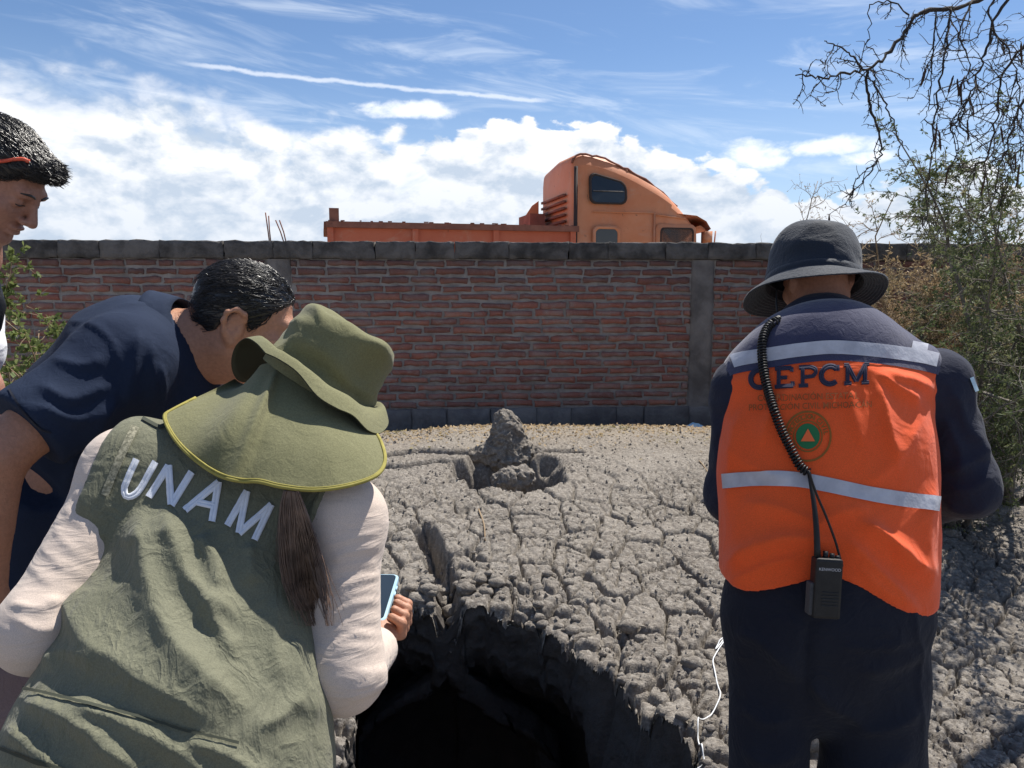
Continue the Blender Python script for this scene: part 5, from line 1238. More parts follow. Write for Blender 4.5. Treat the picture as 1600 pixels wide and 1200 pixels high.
    for j in range(m):
        t = j / (m - 1); r_ = .1195 + .056 * t; dz = -.012 - .034 * t ** 1.15
        droop = -.014 * t * np.clip(-np.cos(ang), 0, 1) ** 1.5 + .016 * t * np.clip(np.cos(ang), 0, 1) + .014 * t * np.clip(-np.sin(ang), 0, 1) * np.cos(ang * 1.) - .006 * t * np.sin(3 * ang + .6)
        st = .0011 * math.sin(t * 2 * math.pi * 8)
        q = np.stack([np.cos(ang) * r_, np.sin(ang) * (r_ + .012), dz + droop + st], -1); G.append(q @ hat_M.T + HB)
    G += [g - hat_M[:, 2] * .004 for g in G[::-1]]
    mb = MB(); mb.grid(np.array(G), True); mb.build('brim', M_NAVY_HAT, hat)
    mb = MB(); G = [np.stack([np.cos(ang) * r_, np.sin(ang) * r_ * 1.10, np.full(n, z_)], -1) @ hat_M.T + HB for r_, z_ in ((.112, .008), (.1205, .006), (.1215, -.004), (.1215, -.014))]; mb.grid(np.array(G), True); mb.build('hat_band', M_NAVY_HAT, hat)
    mb = MB(); mb.tube([P(1214, 452, 1.96), P(1213, 475, 1.95), P(1215, 497, 1.93)], .0025, 6); mb.build('chin_cord', M_BLACK, hat)
    # --- two-way radio on the belt with coiled microphone lead
    d_r = min(x for x in (tsu.depth(1290, 940), vsu.depth(1285, 880)) if x) - .030
    C = P(1290, 914, d_r); rt = np.array([1., 0, 0]) * .995 + CU * -.06; rt /= np.linalg.norm(rt); up = CU - rt * (CU @ rt); up /= np.linalg.norm(up); nr = np.cross(rt, up); B3 = np.stack([rt, -nr, up], 1)
    radio = empty('radio', tuple(C), 'black two-way radio with antenna and coiled lead clipped at the waist', 'radio')
    def blk(c, size, name, mat, par, r_=.004):
        me_ = bmesh.new(); bmesh.ops.create_cube(me_, size=1.); bmesh.ops.scale(me_, vec=size, verts=me_.verts); bmesh.ops.bevel(me_, geom=list(me_.edges), offset=r_, segments=2, affect='EDGES', profile=.6)
        M4 = Matrix(B3.tolist()).to_4x4(); M4.translation = Vector(C + B3 @ np.asarray(c)); me_.transform(M4); m_ = bpy.data.meshes.new(name); me_.to_mesh(m_); me_.free(); m_.materials.append(mat); o = bpy.data.objects.new(name, m_); link(o); fix_parent(o, par); return o
    case = blk((0, 0, -.005), (.058, .034, .128), 'case', M_BLACK, radio, .006); blk((-.004, .004, -.03), (.064, .026, .07), 'holster', M_WEB, radio, .004)
    for i in range(5): blk((.004, -.0175, -.012 - i * .007), (.036, .003, .003), 'speaker_slot', M_DARK, case, .001)
    fsu_c = C + B3 @ np.array([0, -.0178, .034])
    cu = bpy.data.curves.new('t', 'FONT'); cu.body = 'KENWOOD'; cu.align_x = 'CENTER'; o_ = bpy.data.objects.new('t', cu); me_ = bpy.data.meshes.new_from_object(o_); V = np.array([v.co for v in me_.vertices]); Fp = [list(p.vertices) for p in me_.polygons]; bpy.data.objects.remove(o_)
    V = (V * np.array([.0088, .0088, 0])) ; W = fsu_c + V[:, :1] * rt + V[:, 1:2] * up; mm = bpy.data.meshes.new('lettering'); mm.from_pydata([tuple(x) for x in W], [], Fp); mm.materials.append(M_GREYTXT); o_ = bpy.data.objects.new('lettering', mm); link(o_); fix_parent(o_, case)
    for i, x in enumerate((-.004, .010, .022)): mb = MB(); mb.tube([C + B3 @ np.array([x, 0, .055]), C + B3 @ np.array([x, 0, .072 - .004 * i])], .0055, 10); mb.build('knob', M_BLACK, radio)
    top = P(1264, 738, vsu.depth(1264, 738) - .010); bot = C + B3 @ np.array([-.021, 0, .058]); pts = [bot * (1 - t) + top * t - CF * .012 * math.sin(math.pi * t) for t in np.linspace(0, 1, 10)]
    mb = MB(); mb.tube(pts, np.linspace(.0075, .0045, 10), 8); mb.build('antenna', M_BLACK, radio)
    path = [(1263, 735), (1275, 770), (1290, 805), (1305, 845), (1316, 885)]; mb = MB(); mb.tube([P(u, v, min(vsu.depth(u, v) or 9, d_r + .02) - .006) for u, v in spline(path, 16)], .0028, 6); mb.build('lead', M_BLACK, radio)
    # the coil lies over shoulder and back
    cp = [(1222, 498), (1205, 505), (1194, 522), (1190, 548), (1195, 590), (1206, 630), (1220, 670), (1236, 702), (1250, 728), (1262, 738)]
    c3 = np.array([P(u, v, (vsu.depth(u, v) or 1.83) - .013) for u, v in spline(cp, 60)]); c3[:4] = np.array([P(u, v, 1.85 + .02 * (3 - i)) for i, (u, v) in enumerate(spline(cp, 60)[:4])])
    for _ in range(4): c3[1:-1] = (c3[:-2] + c3[2:] + 2 * c3[1:-1]) / 4
    cl = np.concatenate([[0], np.cumsum(np.linalg.norm(np.diff(c3, axis=0), axis=1))]); turns = int(cl[-1] / .0072); m = turns * 9; tt = np.linspace(0, cl[-1], m); cc3 = np.stack([np.interp(tt, cl, c3[:, k]) for k in range(3)], -1)
    tg = np.gradient(cc3, axis=0); tg /= np.linalg.norm(tg, axis=1)[:, None]; n1 = np.cross(tg, CF); n1 /= np.linalg.norm(n1, axis=1)[:, None]; n2 = np.cross(tg, n1); ph_ = np.linspace(0, turns * 2 * np.pi, m)
    mb = MB(); mb.tube(cc3 + .0092 * (np.cos(ph_)[:, None] * n1 + np.sin(ph_)[:, None] * n2), .0026, 5); mb.build('coiled_lead', M_BLACK, radio)
build_vestman()
print('vestman', time.time() - T0)
# ------------------------------------------------------------------ man in the navy polo shirt, bending
M_POLO = cloth('navy_pique', (.012, .020, .044), (.017, .027, .054), 800., .0014, 9., .9, .0, fold2=.0014)
M_MAUVE = cloth('mauve_trouser', (.20, .15, .15), (.24, .18, .18), 600., .002, 12.)
def build_poloman():
    hip = P(45, 1000, 1.66); root = empty('person', (hip[0], hip[1], 0), 'person with short black hair in navy polo shirt bending over', 'person')
    sp = [P(272, 538, 1.60), P(222, 572, 1.60), P(165, 660, 1.60), P(115, 770, 1.61), P(80, 870, 1.63), hip]
    inpl = np.array([.75, 0, .65])
    HC = P(384, 502, 1.61); HM = frame((.93, .22, -.30), (.30, .05, .95))
    s_n, s_f = P(192, 566, 1.45), P(262, 590, 1.80); e_n, w_n = P(-8, 712, 1.285), P(-22, 905, 1.30); e_f, w_f = P(330, 720, 1.88), P(400, 800, 1.72)
    fl, fr = np.array([hip[0] - .05, hip[1] - .12, 0.]), np.array([hip[0] + .05, hip[1] + .16, 0.])
    for f_ in (fl, fr): f_[2] = float(ground_z(f_[:1], f_[1:2])[0][0]) - .01
    S = Sdf(); L = head_sdf(S, HC, HM, 1.0); S.rc(L(0, -.025, -.05), sp[0], .060, .070, .04); S.rc(L(0, .03, -.075), P(300, 560, 1.60), .045, .055, .04)
    S.chain(sp, [.07, .12, .14, .135, .135, .13], .05, inpl, .72)
    for s_, e_, w_ in ((s_n, e_n, w_n), (s_f, e_f, w_f)):
        S.rc(sp[1], s_, .09, .07, .05); S.rc(s_, e_, .056, .046, .03); S.rc(e_, w_, .046, .031, .02)
        dd = (w_ - e_) / np.linalg.norm(w_ - e_); pc = w_ + dd * .06; S.rc(w_, pc, .028, .034, .015)
        for i in range(4): b = pc + np.array([1., 0, 0]) * (.019 * (i - 1.5)) + dd * .02; S.chain([b, b + dd * .035, b + dd * .055 + np.array([0, .02, 0])], [.0105, .0095, .008], .005)
        S.chain([w_ + dd * .02 + np.array([.02, 0, 0]), w_ + dd * .05 + np.array([.045, .01, 0]), w_ + dd * .08 + np.array([.05, .02, 0])], [.013, .011, .009], .006)
    for f_, q in ((fl, -1), (fr, 1)):
        hp = hip + np.array([0, .10 * q, 0]); kn = (hp + f_) / 2 + np.array([.08, 0, 0]); S.rc(hp, kn, .09, .062, .04); S.rc(kn, f_ + np.array([0, 0, .08]), .06, .04, .02)
    hl, hh = HC - .15, HC + .15
    body, Vb, Fb = body_obj('body', S, .012, M_SKIN, root, [[(hl[i], hh[i], .0036)] for i in range(3)])
    # hair cap with a clean hairline, plus combed strands
    S = Sdf(); S.el(L(0, -.012, .032), np.array([.0795, .1015, .0885]), HM, .01); S.el(L(0, -.050, -.010), np.array([.060, .046, .056]), HM, .03)
    def line(p, d):
        q = (p - HC) @ HM; lim = np.interp(q[:, 1], [-.12, -.075, -.045, -.03, .0, .018, .032, .055, .085, .12], [-.062, -.060, -.030, .012, .024, -.018, .004, .040, .066, .075])
        lim = lim + .004 * noise3(q * 90); return smax(d, lim - q[:, 2], .006)
    S.fn(line).fn(fold_noise(.0016, 60., 1., (1, 1, 1))); hair, Vh, Fh = body_obj('hair', S, .0036, M_HAIR, root, None, 1)
    hs = Surf(Vh, Fh); rs_ = np.random.RandomState(4); N = vnormals(Vh, Fh); q = (Vh - HC) @ HM
    ok = np.nonzero((q[:, 2] > -.04) & ((N @ (HM @ np.array([0, 0, 1.]))) > -.55) & (q[:, 1] > -.09))[0]; pick = rs_.choice(ok, 1500); back = HM @ np.array([0, -.95, -.28])
    strands('strands', M_HAIR, hair, Vh[pick], np.tile(back, (1500, 1)), .055, .0010, N[pick], 5, .0032, .16, 0., 6, hs)
    # polo shirt: back, chest, near sleeve with hem
    S = Sdf(); S.chain([P(250, 542, 1.60)] + sp[1:5], [.092, .142, .160, .158, .165], .06, inpl, .76)
    ev = s_n + (e_n - s_n) * .74; S.rc(sp[1], s_n, .118, .086, .07); S.rc(s_n, ev, .080, .078, .04); ef = s_f + (e_f - s_f) * .6; S.rc(sp[1], s_f, .11, .085, .06); S.rc(s_f, ef, .08, .08, .04)
    for a_, b_ in ((s_n, e_n), (s_f, e_f)):
        dd = (b_ - a_) / np.linalg.norm(b_ - a_); cp_ = a_ + (b_ - a_) * (.76 if a_ is s_n else .6)
        S.fn(lambda p, d, dd=dd, cp_=cp_: np.where(np.linalg.norm(p - cp_, axis=1) < .2, smax(d, (p - cp_) @ dd, .004), d))
    # belly side hangs forward a little
    S.rc(P(250, 640, 1.62), P(190, 760, 1.62), .10, .11, .07)
    V0, F0 = sdf_arrays(S, .014); base = Surf(V0, F0)
    for pts, h, w in () and (([(100, 500), (140, 505), (172, 535), (190, 580)], .006, .006), ([(215, 520), (205, 580), (190, 650)], .012, .014), ([(235, 530), (235, 600), (225, 660)], .008, .012), ([(70, 600), (120, 620), (180, 610)], .010, .016), ([(60, 640), (120, 660), (175, 640)], .008, .014), ([(80, 560), (130, 570), (170, 560)], .006, .014), ([(160, 700), (120, 760), (90, 810)], .012, .02)): ridge(S, base, pts, h, w, .02)
    S.fn(fold_noise(.0020, 9., 7.))
    S.rc(L(0, -.02, -.06), P(282, 536, 1.60), .060, .072, .01, sub=True)
    Vp, Fp = sdf_arrays(S, .0066); Vp = relax(Vp, Fp, 1, .4)
    Vp = drape(Vp, Fp, (([(96, 502), (140, 506), (172, 530), (190, 575)], .005, 3, 5), ([(150, 500), (190, 478), (235, 470)], .004, 3, 4), ([(215, 515), (208, 570), (192, 640)], .014, 10, 13), ([(236, 525), (236, 590), (228, 660)], .010, 8, 10), ([(250, 560), (252, 620), (240, 690)], .009, 8, 8), ([(60, 600), (115, 622), (178, 600)], .011, 10, 12), ([(52, 632), (115, 655), (172, 632)], .010, 10, 10), ([(80, 560), (130, 572), (165, 560)], .008, 9, 10), ([(185, 600), (140, 690), (100, 770)], .014, 12, 14), ([(210, 660), (150, 740), (95, 820)], .012, 12, 12)))
    shirt = obj_np('polo_shirt', Vp, Fp, M_POLO, root); psu = Surf(Vp, Fp)
    mb = MB(); dd = (e_n - s_n) / np.linalg.norm(e_n - s_n)
    ribbon(psu, [(14, 608), (35, 640), (62, 668), (80, 676)], 3, .002, 'sleeve_seam', M_TROUSER, shirt, 20, 2)
    # stand-up collar round the neck
    ax_ = P(318, 530, 1.60) - P(255, 540, 1.60); ax_ /= np.linalg.norm(ax_); Mc = frame(np.cross(ax_, [0, 1., 0]), ax_); cc_ = P(284, 533, 1.60); n = 56; a = np.linspace(0, 2 * np.pi, n, endpoint=False); G = []
    for r_, z_ in ((.100, -.040), (.088, -.006), (.084, .016), (.087, .020), (.096, .004), (.108, -.024), (.113, -.036), (.107, -.040)):
        qq = np.stack([np.cos(a) * r_ * .98, np.sin(a) * r_, z_ + .006 * np.sin(2 * a + 1) + .004 * noise3(np.stack([np.cos(a) * 2, np.sin(a) * 2, a * 0], -1))], -1); G.append(qq @ Mc.T + cc_)
    mb = MB(); mb.grid(np.array(G), True); mb.build('collar', M_POLO, shirt)
    S = Sdf(); S.chain(sp[4:], [.15, .145], .05, inpl, .85)
    for f_, q in ((fl, -1), (fr, 1)):
        hp = hip + np.array([0, .10 * q, 0]); kn = (hp + f_) / 2 + np.array([.08, 0, 0]); S.rc(hp, kn, .11, .082, .05); S.rc(kn, f_ + np.array([0, 0, .10]), .08, .07, .03)
    S.fn(fold_noise(.003, 14.)); tr = body_obj('trousers', S, .012, M_MAUVE, root)[0]
    for f_ in (fl, fr): shoe('shoe', root, f_, (1, .1, 0), M_DARK, 1.1)
    mb = MB(); a = np.linspace(0, 2 * np.pi, 40, endpoint=False); bd = sp[4] - sp[3]; bd /= np.linalg.norm(bd); Mb = frame(np.cross(bd, [0, 1., 0]), bd)
    G = [np.stack([np.cos(a) * r_, np.sin(a) * r_ * .84, np.full(40, z_)], -1) @ Mb.T + sp[4] + bd * .10 for r_, z_ in ((.150, -.018), (.158, -.016), (.158, .016), (.150, .018))]; mb.grid(np.array(G), True); mb.build('belt', M_DARK, root)
build_poloman()
print('polo', time.time() - T0)
# ------------------------------------------------------------------ youth at the left edge, in profile
M_WHITECLOTH = cloth('white_jersey', (.74, .74, .76), (.80, .80, .82), 800., .002, 12.)
M_BAND = mk('orange_red_band', (.62, .09, .05), .6, (.70, .13, .07), 90., .5, .001, 200.)
def build_boy():
    cx = P(-112, 800, 1.72); root = empty('person', (cx[0], cx[1], 0), 'youth with spiky black hair and orange band looking down in profile', 'person')
    HC = P(-9, 277, 1.55); HM = frame((.80, .05, -.60), (.60, 0, .80))
    sp = [P(-55, 400, 1.60), P(-100, 470, 1.66), P(-114, 640, 1.70), P(-118, 820, 1.72), P(-118, 980, 1.74)]; thin = np.array([1., 0, 0])
    s_n, e_n, w_n = P(-62, 490, 1.60), P(-33, 610, 1.54), P(-30, 760, 1.50); s_f, e_f, w_f = P(-90, 480, 1.86), P(-90, 660, 1.95), P(-90, 830, 1.9)
    fl, fr = np.array([cx[0], cx[1] - .12, 0.]), np.array([cx[0], cx[1] + .14, 0.])
    for f_ in (fl, fr): f_[2] = float(ground_z(f_[:1], f_[1:2])[0][0]) - .01
    S = Sdf(); L = head_sdf(S, HC, HM, .95); S.rc(L(0, -.03, -.05), sp[0], .052, .056, .04); S.rc(sp[0], sp[1], .056, .075, .04)
    S.chain(sp[1:], [.12, .135, .125, .14], .05, thin, .68)
    for s_, e_, w_ in ((s_n, e_n, w_n), (s_f, e_f, w_f)):
        S.rc(sp[1], s_, .08, .055, .04); S.rc(s_, e_, .047, .040, .03); S.rc(e_, w_, .04, .027, .02)
        dd = (w_ - e_) / np.linalg.norm(w_ - e_); pc = w_ + dd * .055; S.rc(w_, pc, .025, .032, .015)
        for i in range(4): b = pc + np.array([0, 1., 0]) * (.018 * (i - 1.5)) + dd * .02; S.chain([b, b + dd * .033, b + dd * .052 + np.array([.015, 0, 0])], [.0095, .0088, .0075], .005)
        S.chain([w_ + dd * .02 + np.array([.02, 0, 0]), w_ + dd * .045 + np.array([.04, 0, 0]), w_ + dd * .07 + np.array([.045, 0, 0])], [.012, .010, .008], .006)
    for f_, q in ((fl, -1), (fr, 1)):
        hp = sp[4] + np.array([0, .09 * q, 0]); S.rc(hp, (hp + f_) / 2, .085, .058, .04); S.rc((hp + f_) / 2, f_ + np.array([0, 0, .08]), .056, .037, .02)
    hl, hh = HC - .15, HC + .15
    body, Vb, Fb = body_obj('body', S, .012, M_SKIN_B, root, [[(hl[i], hh[i], .003)] for i in range(3)])
    S = Sdf(); S.el(L(0, -.010, .034), np.array([.075, .097, .086]), HM, .01); S.el(L(0, -.05, -.010), np.array([.056, .045, .052]), HM, .03); S.rc(L(-.03, .078, .075), L(.03, .078, .075), .020, .020, .03)
    def line(p, d):
        q = (p - HC) @ HM; lim = np.interp(q[:, 1], [-.12, -.06, -.035, -.02, .0, .022, .035, .07, .12], [-.055, -.045, .0, .022, .022, -.012, .012, .050, .064]); return smax(d, lim + .004 * noise3(q * 80) - q[:, 2], .006)
    S.fn(line).fn(fold_noise(.0018, 50., 1.)); hair, Vh, Fh = body_obj('hair', S, .0038, M_HAIR, root, None, 1); hs = Surf(Vh, Fh); N = vnormals(Vh, Fh); q = (Vh - HC) @ HM; rs_ = np.random.RandomState(6)
    ok = np.nonzero(q[:, 2] > .012)[0]; pk = rs_.choice(ok, 2200); fw = HM @ np.array([0, .9, -.1]); strands('strands', M_HAIR, hair, Vh[pk], np.tile(fw, (2200, 1)) + N[pk] * .15, .032, .0010, N[pk], 7, .0035, .16, 0., 5, hs)
    ok = np.nonzero((q[:, 1] > .070) & (q[:, 2] > .055))[0]; pk = rs_.choice(ok, 240); strands('fringe', M_HAIR, hair, Vh[pk], np.tile(HM @ np.array([0, .85, .25]), (240, 1)) + N[pk] * .1, .016, .0012, N[pk], 8, .002, .14, .02, 4, None)
    # brows and lashes
    bsu = Surf(Vb, Fb)
    for s_ in (-1, 1):
        for nm, pts, rr_, o_ in (('eyebrow', [(.012, .100, .016), (.030, .100, .022), (.046, .084, .017)], [.0022, .003, .0014], .0005), ('eyelash', [(.017, .092, -.009), (.031, .096, -.012), (.044, .086, -.009)], [.0012, .0018, .001], .0005)):
            mb = MB(); mb.tube([bsu.near(L(s_ * x, y, z), o_) for x, y, z in spline(pts, 9)], np.interp(np.linspace(0, 2, 9), [0, 1, 2], rr_), 6); mb.build(nm, M_HAIR, root)
    # the orange band over the hair
    bp = [(-50, 258), (-20, 255), (4, 252), (22, 250), (36, 250), (47, 254)]; q = [hs.at(u, v, .004) for u, v in spline(bp, 30)]; q = [x for x in q if x is not None]; mb = MB(); mb.tube(q, .0038, 7); mb.build('hair_band', M_BAND, root)
    S = Sdf(); S.chain(sp[1:], [.135, .150, .145, .155], .05, thin, .70); 
    for s_, e_ in ((s_n, e_n), (s_f, e_f)): S.rc(sp[1], s_, .09, .068, .05); S.rc(s_, s_ + (e_ - s_) * .45, .064, .064, .03)
    S.rc(P(-100, 640, 1.58), P(-98, 700, 1.56), .115, .115, .05); S.fn(fold_noise(.004, 10.)); sh, Vt, Ft = body_obj('shirt', S, .011, M_WHITECLOTH, root)
    mb = MB(); mb.tube([P(-40, 420, 1.50), P(-8, 445, 1.49), P(1, 478, 1.49), P(-6, 510, 1.49), P(-30, 560, 1.50)], .010, 8); mb.build('strap', M_BLACK, root)
    S = Sdf(); 
    for f_, q in ((fl, -1), (fr, 1)): hp = sp[4] + np.array([0, .09 * q, 0]); S.rc(hp, (hp + f_) / 2, .11, .08, .05); S.rc((hp + f_) / 2, f_ + np.array([0, 0, .1]), .08, .065, .03)
    S.fn(fold_noise(.003, 14.)); body_obj('trousers', S, .013, M_JEANS, root)
    for f_ in (fl, fr): shoe('shoe', root, f_, (1, 0, 0), M_DARK)
build_boy()
print('boy', time.time() - T0)
# ------------------------------------------------------------------ plants
M_BARK_D = mk('dark_bark', (.030, .024, .020), .9, (.060, .048, .038), 30., .5, .002, 120.)
M_BARK_G = mk('grey_bark', (.11, .095, .08), .9, (.21, .185, .155), 14., .5, .003, 90.)
M_BARK_T = mk('tan_dry_twig', (.20, .14, .085), .9, (.34, .25, .16), 10., .5)
M_POD = mk('dark_pod', (.045, .026, .018), .7, (.07, .04, .025), 30.)
def mat_leaf(name, c1, c2, c3):
    m = bpy.data.materials.new(name); m.use_nodes = True; g = NT(m.node_tree); g.n.clear(); out = g.node('ShaderNodeOutputMaterial')
    rn = g.node('ShaderNodeNewGeometry').outputs['Random Per Island']; tc = g.node('ShaderNodeTexCoord').outputs['Object']
    c = g.mix(rn, c1, c2); c = g.mix(g.ramp(g.noise(tc, 2.2, 3), .5, .72, 0, .8), c, c3)
    d = g.node('ShaderNodeBsdfPrincipled', i_0=c); d.inputs['Roughness'].default_value = .6; d.inputs['Specular IOR Level'].default_value = .25
    t = g.node('ShaderNodeBsdfTranslucent', i_0=c); mx = g.node('ShaderNodeMixShader'); mx.inputs[0].default_value = .35; g.l.new(d.outputs[0], mx.inputs[1]); g.l.new(t.outputs[0], mx.inputs[2]); g.l.new(mx.outputs[0], out.inputs[0]); return m
M_LEAF = mat_leaf('grey_green_leaf', (.075, .105, .038), (.16, .185, .08), (.27, .23, .13)); M_LEAFY = mat_leaf('yellow_green_leaf', (.10, .14, .035), (.22, .25, .09), (.16, .20, .06)); M_DRYLEAF = mat_leaf('straw_leaf', (.32, .225, .12), (.50, .375, .22), (.22, .22, .10))
RP = np.random.RandomState(11)
def unit(v): return v / (np.linalg.norm(v) + 1e-12)
def wander(p, d, L, n, jit, grav=0., kink=0.):
    q = [np.array(p, float)]; d = unit(np.array(d, float))
    for i in range(n):
        d = unit(d + RP.randn(3) * jit + np.array([0, 0, -grav]) + (RP.randn(3) * kink if i % 2 else 0)); q.append(q[-1] + d * L / n)
    return np.array(q)
def leaves(mb, P_, D_, N, L, W, droop=.2):
    """N leaf blades (folded quads) at points P_ with stem directions D_"""
    i = RP.choice(RP.choice(len(P_), max(60, int(len(P_) * .55)), replace=False), N); d = D_[i] + RP.randn(N, 3) * .8; d[:, 2] -= droop; d /= np.linalg.norm(d, axis=1)[:, None]
    s = np.cross(d, RP.randn(N, 3)); s /= np.linalg.norm(s, axis=1)[:, None] + 1e-9; l = L * RP.uniform(.6, 1.3, N)[:, None]; w = W * RP.uniform(.7, 1.3, N)[:, None]; p = P_[i] + RP.randn(N, 3) * .004
    V = np.stack([p, p + d * l * .5 + s * w * .5, p + d * l, p + d * l * .5 - s * w * .5], 1).reshape(-1, 3); mb.add(V, np.arange(N * 4).reshape(-1, 4))
def mesquite():
    base = np.array([P(1790, 900, 3.4)[0], 3.5, 0.]); base[2] = float(ground_z(base[:1], base[1:2])[0][0]) - .05
    root = empty('mesquite_tree', tuple(base), 'bare dark thorny tree with drooping twigs hanging in from upper right', 'tree')
    top = P(1720, -120, 3.3); mb = MB(); tr = spline([base, base + np.array([.06, 0, .7]), base + np.array([-.02, -.02, 1.5]), top], 16); mb.tube(tr, np.linspace(.13, .05, 16) * (1 + .1 * RP.randn(16)), 10); mb.build('trunk', M_BARK_D, root)
    limbs = [([(1720, -120, 3.3), (1600, -42, 3.25), (1520, 4, 3.2), (1475, 14, 3.15), (1436, 20, 3.1), (1415, 50, 3.1), (1386, 85, 3.08), (1355, 110, 3.05), (1320, 114, 3.0), (1282, 123, 2.98), (1246, 114, 2.95)], .017, .004),
             ([(1348, 108, 3.05), (1330, 88, 3.03), (1306, 71, 3.0), (1284, 62, 3.0)], .006, .003), ([(1356, 110, 3.05), (1354, 140, 3.05), (1366, 185, 3.05), (1377, 225, 3.06), (1370, 255, 3.07), (1348, 285, 3.1), (1322, 306, 3.1)], .009, .0025),
             ([(1364, 128, 3.05), (1384, 165, 3.0), (1400, 200, 3.0), (1416, 238, 3.0)], .006, .002), ([(1484, 12, 3.15), (1480, 60, 3.12), (1471, 110, 3.1), (1462, 170, 3.1), (1456, 240, 3.12), (1448, 300, 3.15), (1445, 366, 3.15)], .0075, .003),
             ([(1464, 18, 3.14), (1458, 70, 3.15), (1455, 130, 3.15), (1450, 175, 3.15), (1435, 204, 3.15)], .005, .002), ([(1420, 24, 3.1), (1392, 4, 3.1), (1360, 10, 3.1), (1357, 45, 3.1), (1352, 78, 3.1)], .005, .002),
             ([(1640, -60, 3.25), (1560, 20, 3.2), (1541, 80, 3.2), (1524, 130, 3.2), (1500, 180, 3.2), (1478, 212, 3.2)], .011, .003), ([(1660, -20, 3.3), (1600, 70, 3.3), (1566, 120, 3.3), (1558, 180, 3.3), (1545, 235, 3.3), (1520, 262, 3.3)], .011, .003), ([(1700, 60, 3.4), (1620, 130, 3.4), (1585, 190, 3.4), (1570, 240, 3.4), (1548, 262, 3.4)], .010, .003), ([(1580, -40, 3.1), (1545, 20, 3.05), (1575, 80, 3.05), (1590, 140, 3.05), (1580, 200, 3.05)], .007, .002), ([(1520, 0, 3.0), (1500, 50, 2.95), (1515, 100, 2.95), (1502, 140, 2.95)], .006, .002), ([(1690, 160, 3.5), (1625, 205, 3.5), (1590, 240, 3.5), (1570, 290, 3.5)], .008, .002)]
    tw = MB(); podp = []
    for k, (pts, r0, r1) in enumerate(limbs):
        n = len(pts) * 5; q = np.array([P(*x) for x in spline(pts, n)]); q += .006 * RP.randn(n, 3) * np.linspace(.3, 1, n)[:, None]
        mb = MB(); mb.tube(q, np.linspace(r0, r1, n) * .66 * (1 + .12 * RP.randn(n)), 7); mb.build('limb', M_BARK_D, root)
        dens = 9 if k >= 7 else 4.5; L = np.linalg.norm(np.diff(q, axis=0), axis=1).sum(); cnt = int(L * dens * 3)
        for _ in range(cnt):
            f = RP.rand() ** .8; i = min(int(f * (n - 1)), n - 2)
            if px(q[i])[0] > 1680: continue
            t = unit(q[i + 1] - q[i]); d = unit(t * .5 + RP.randn(3) * .8 + np.array([-.1, 0, -.35])); ln = RP.uniform(.05, .20) * (1.3 if k >= 7 else 1.)
            w = wander(q[i], d, ln, 6, .22, .10, .35); tw.tube(w, np.linspace(.0024, .0011, 7), 4, False)
            for j in range(1, 7):
                if RP.rand() < .55: d2 = unit(unit(w[j] - w[j - 1]) + RP.randn(3) * .9); w2 = wander(w[j], d2, RP.uniform(.02, .09), 4, .3, .06, .3); tw.tube(w2, np.linspace(.0018, .0009, 5), 3, False)
                for _k in range(2): tw.tube([w[j], w[j] + unit(RP.randn(3)) * RP.uniform(.006, .014)], [.0018, .0007], 3, False)      # buds and thorns
            if RP.rand() < .10: podp.append(w[-1])
    o = tw.build('twigs', M_BARK_D, root); o['kind'] = 'stuff'
    podp = [P(1490 + 6 * i, 118 + 5 * (i % 3), 3.1) for i in range(4)] + podp[:26]
    for p in podp:
        w = wander(p, (RP.randn() * .2, RP.randn() * .2, -1), RP.uniform(.06, .11), 6, .12, .2); mb = MB(); mb.tube(w, .0045 * np.array([.4, 1, .8, 1.05, .85, 1, .3]), 5); mb.build('pod', M_POD, root)
mesquite()
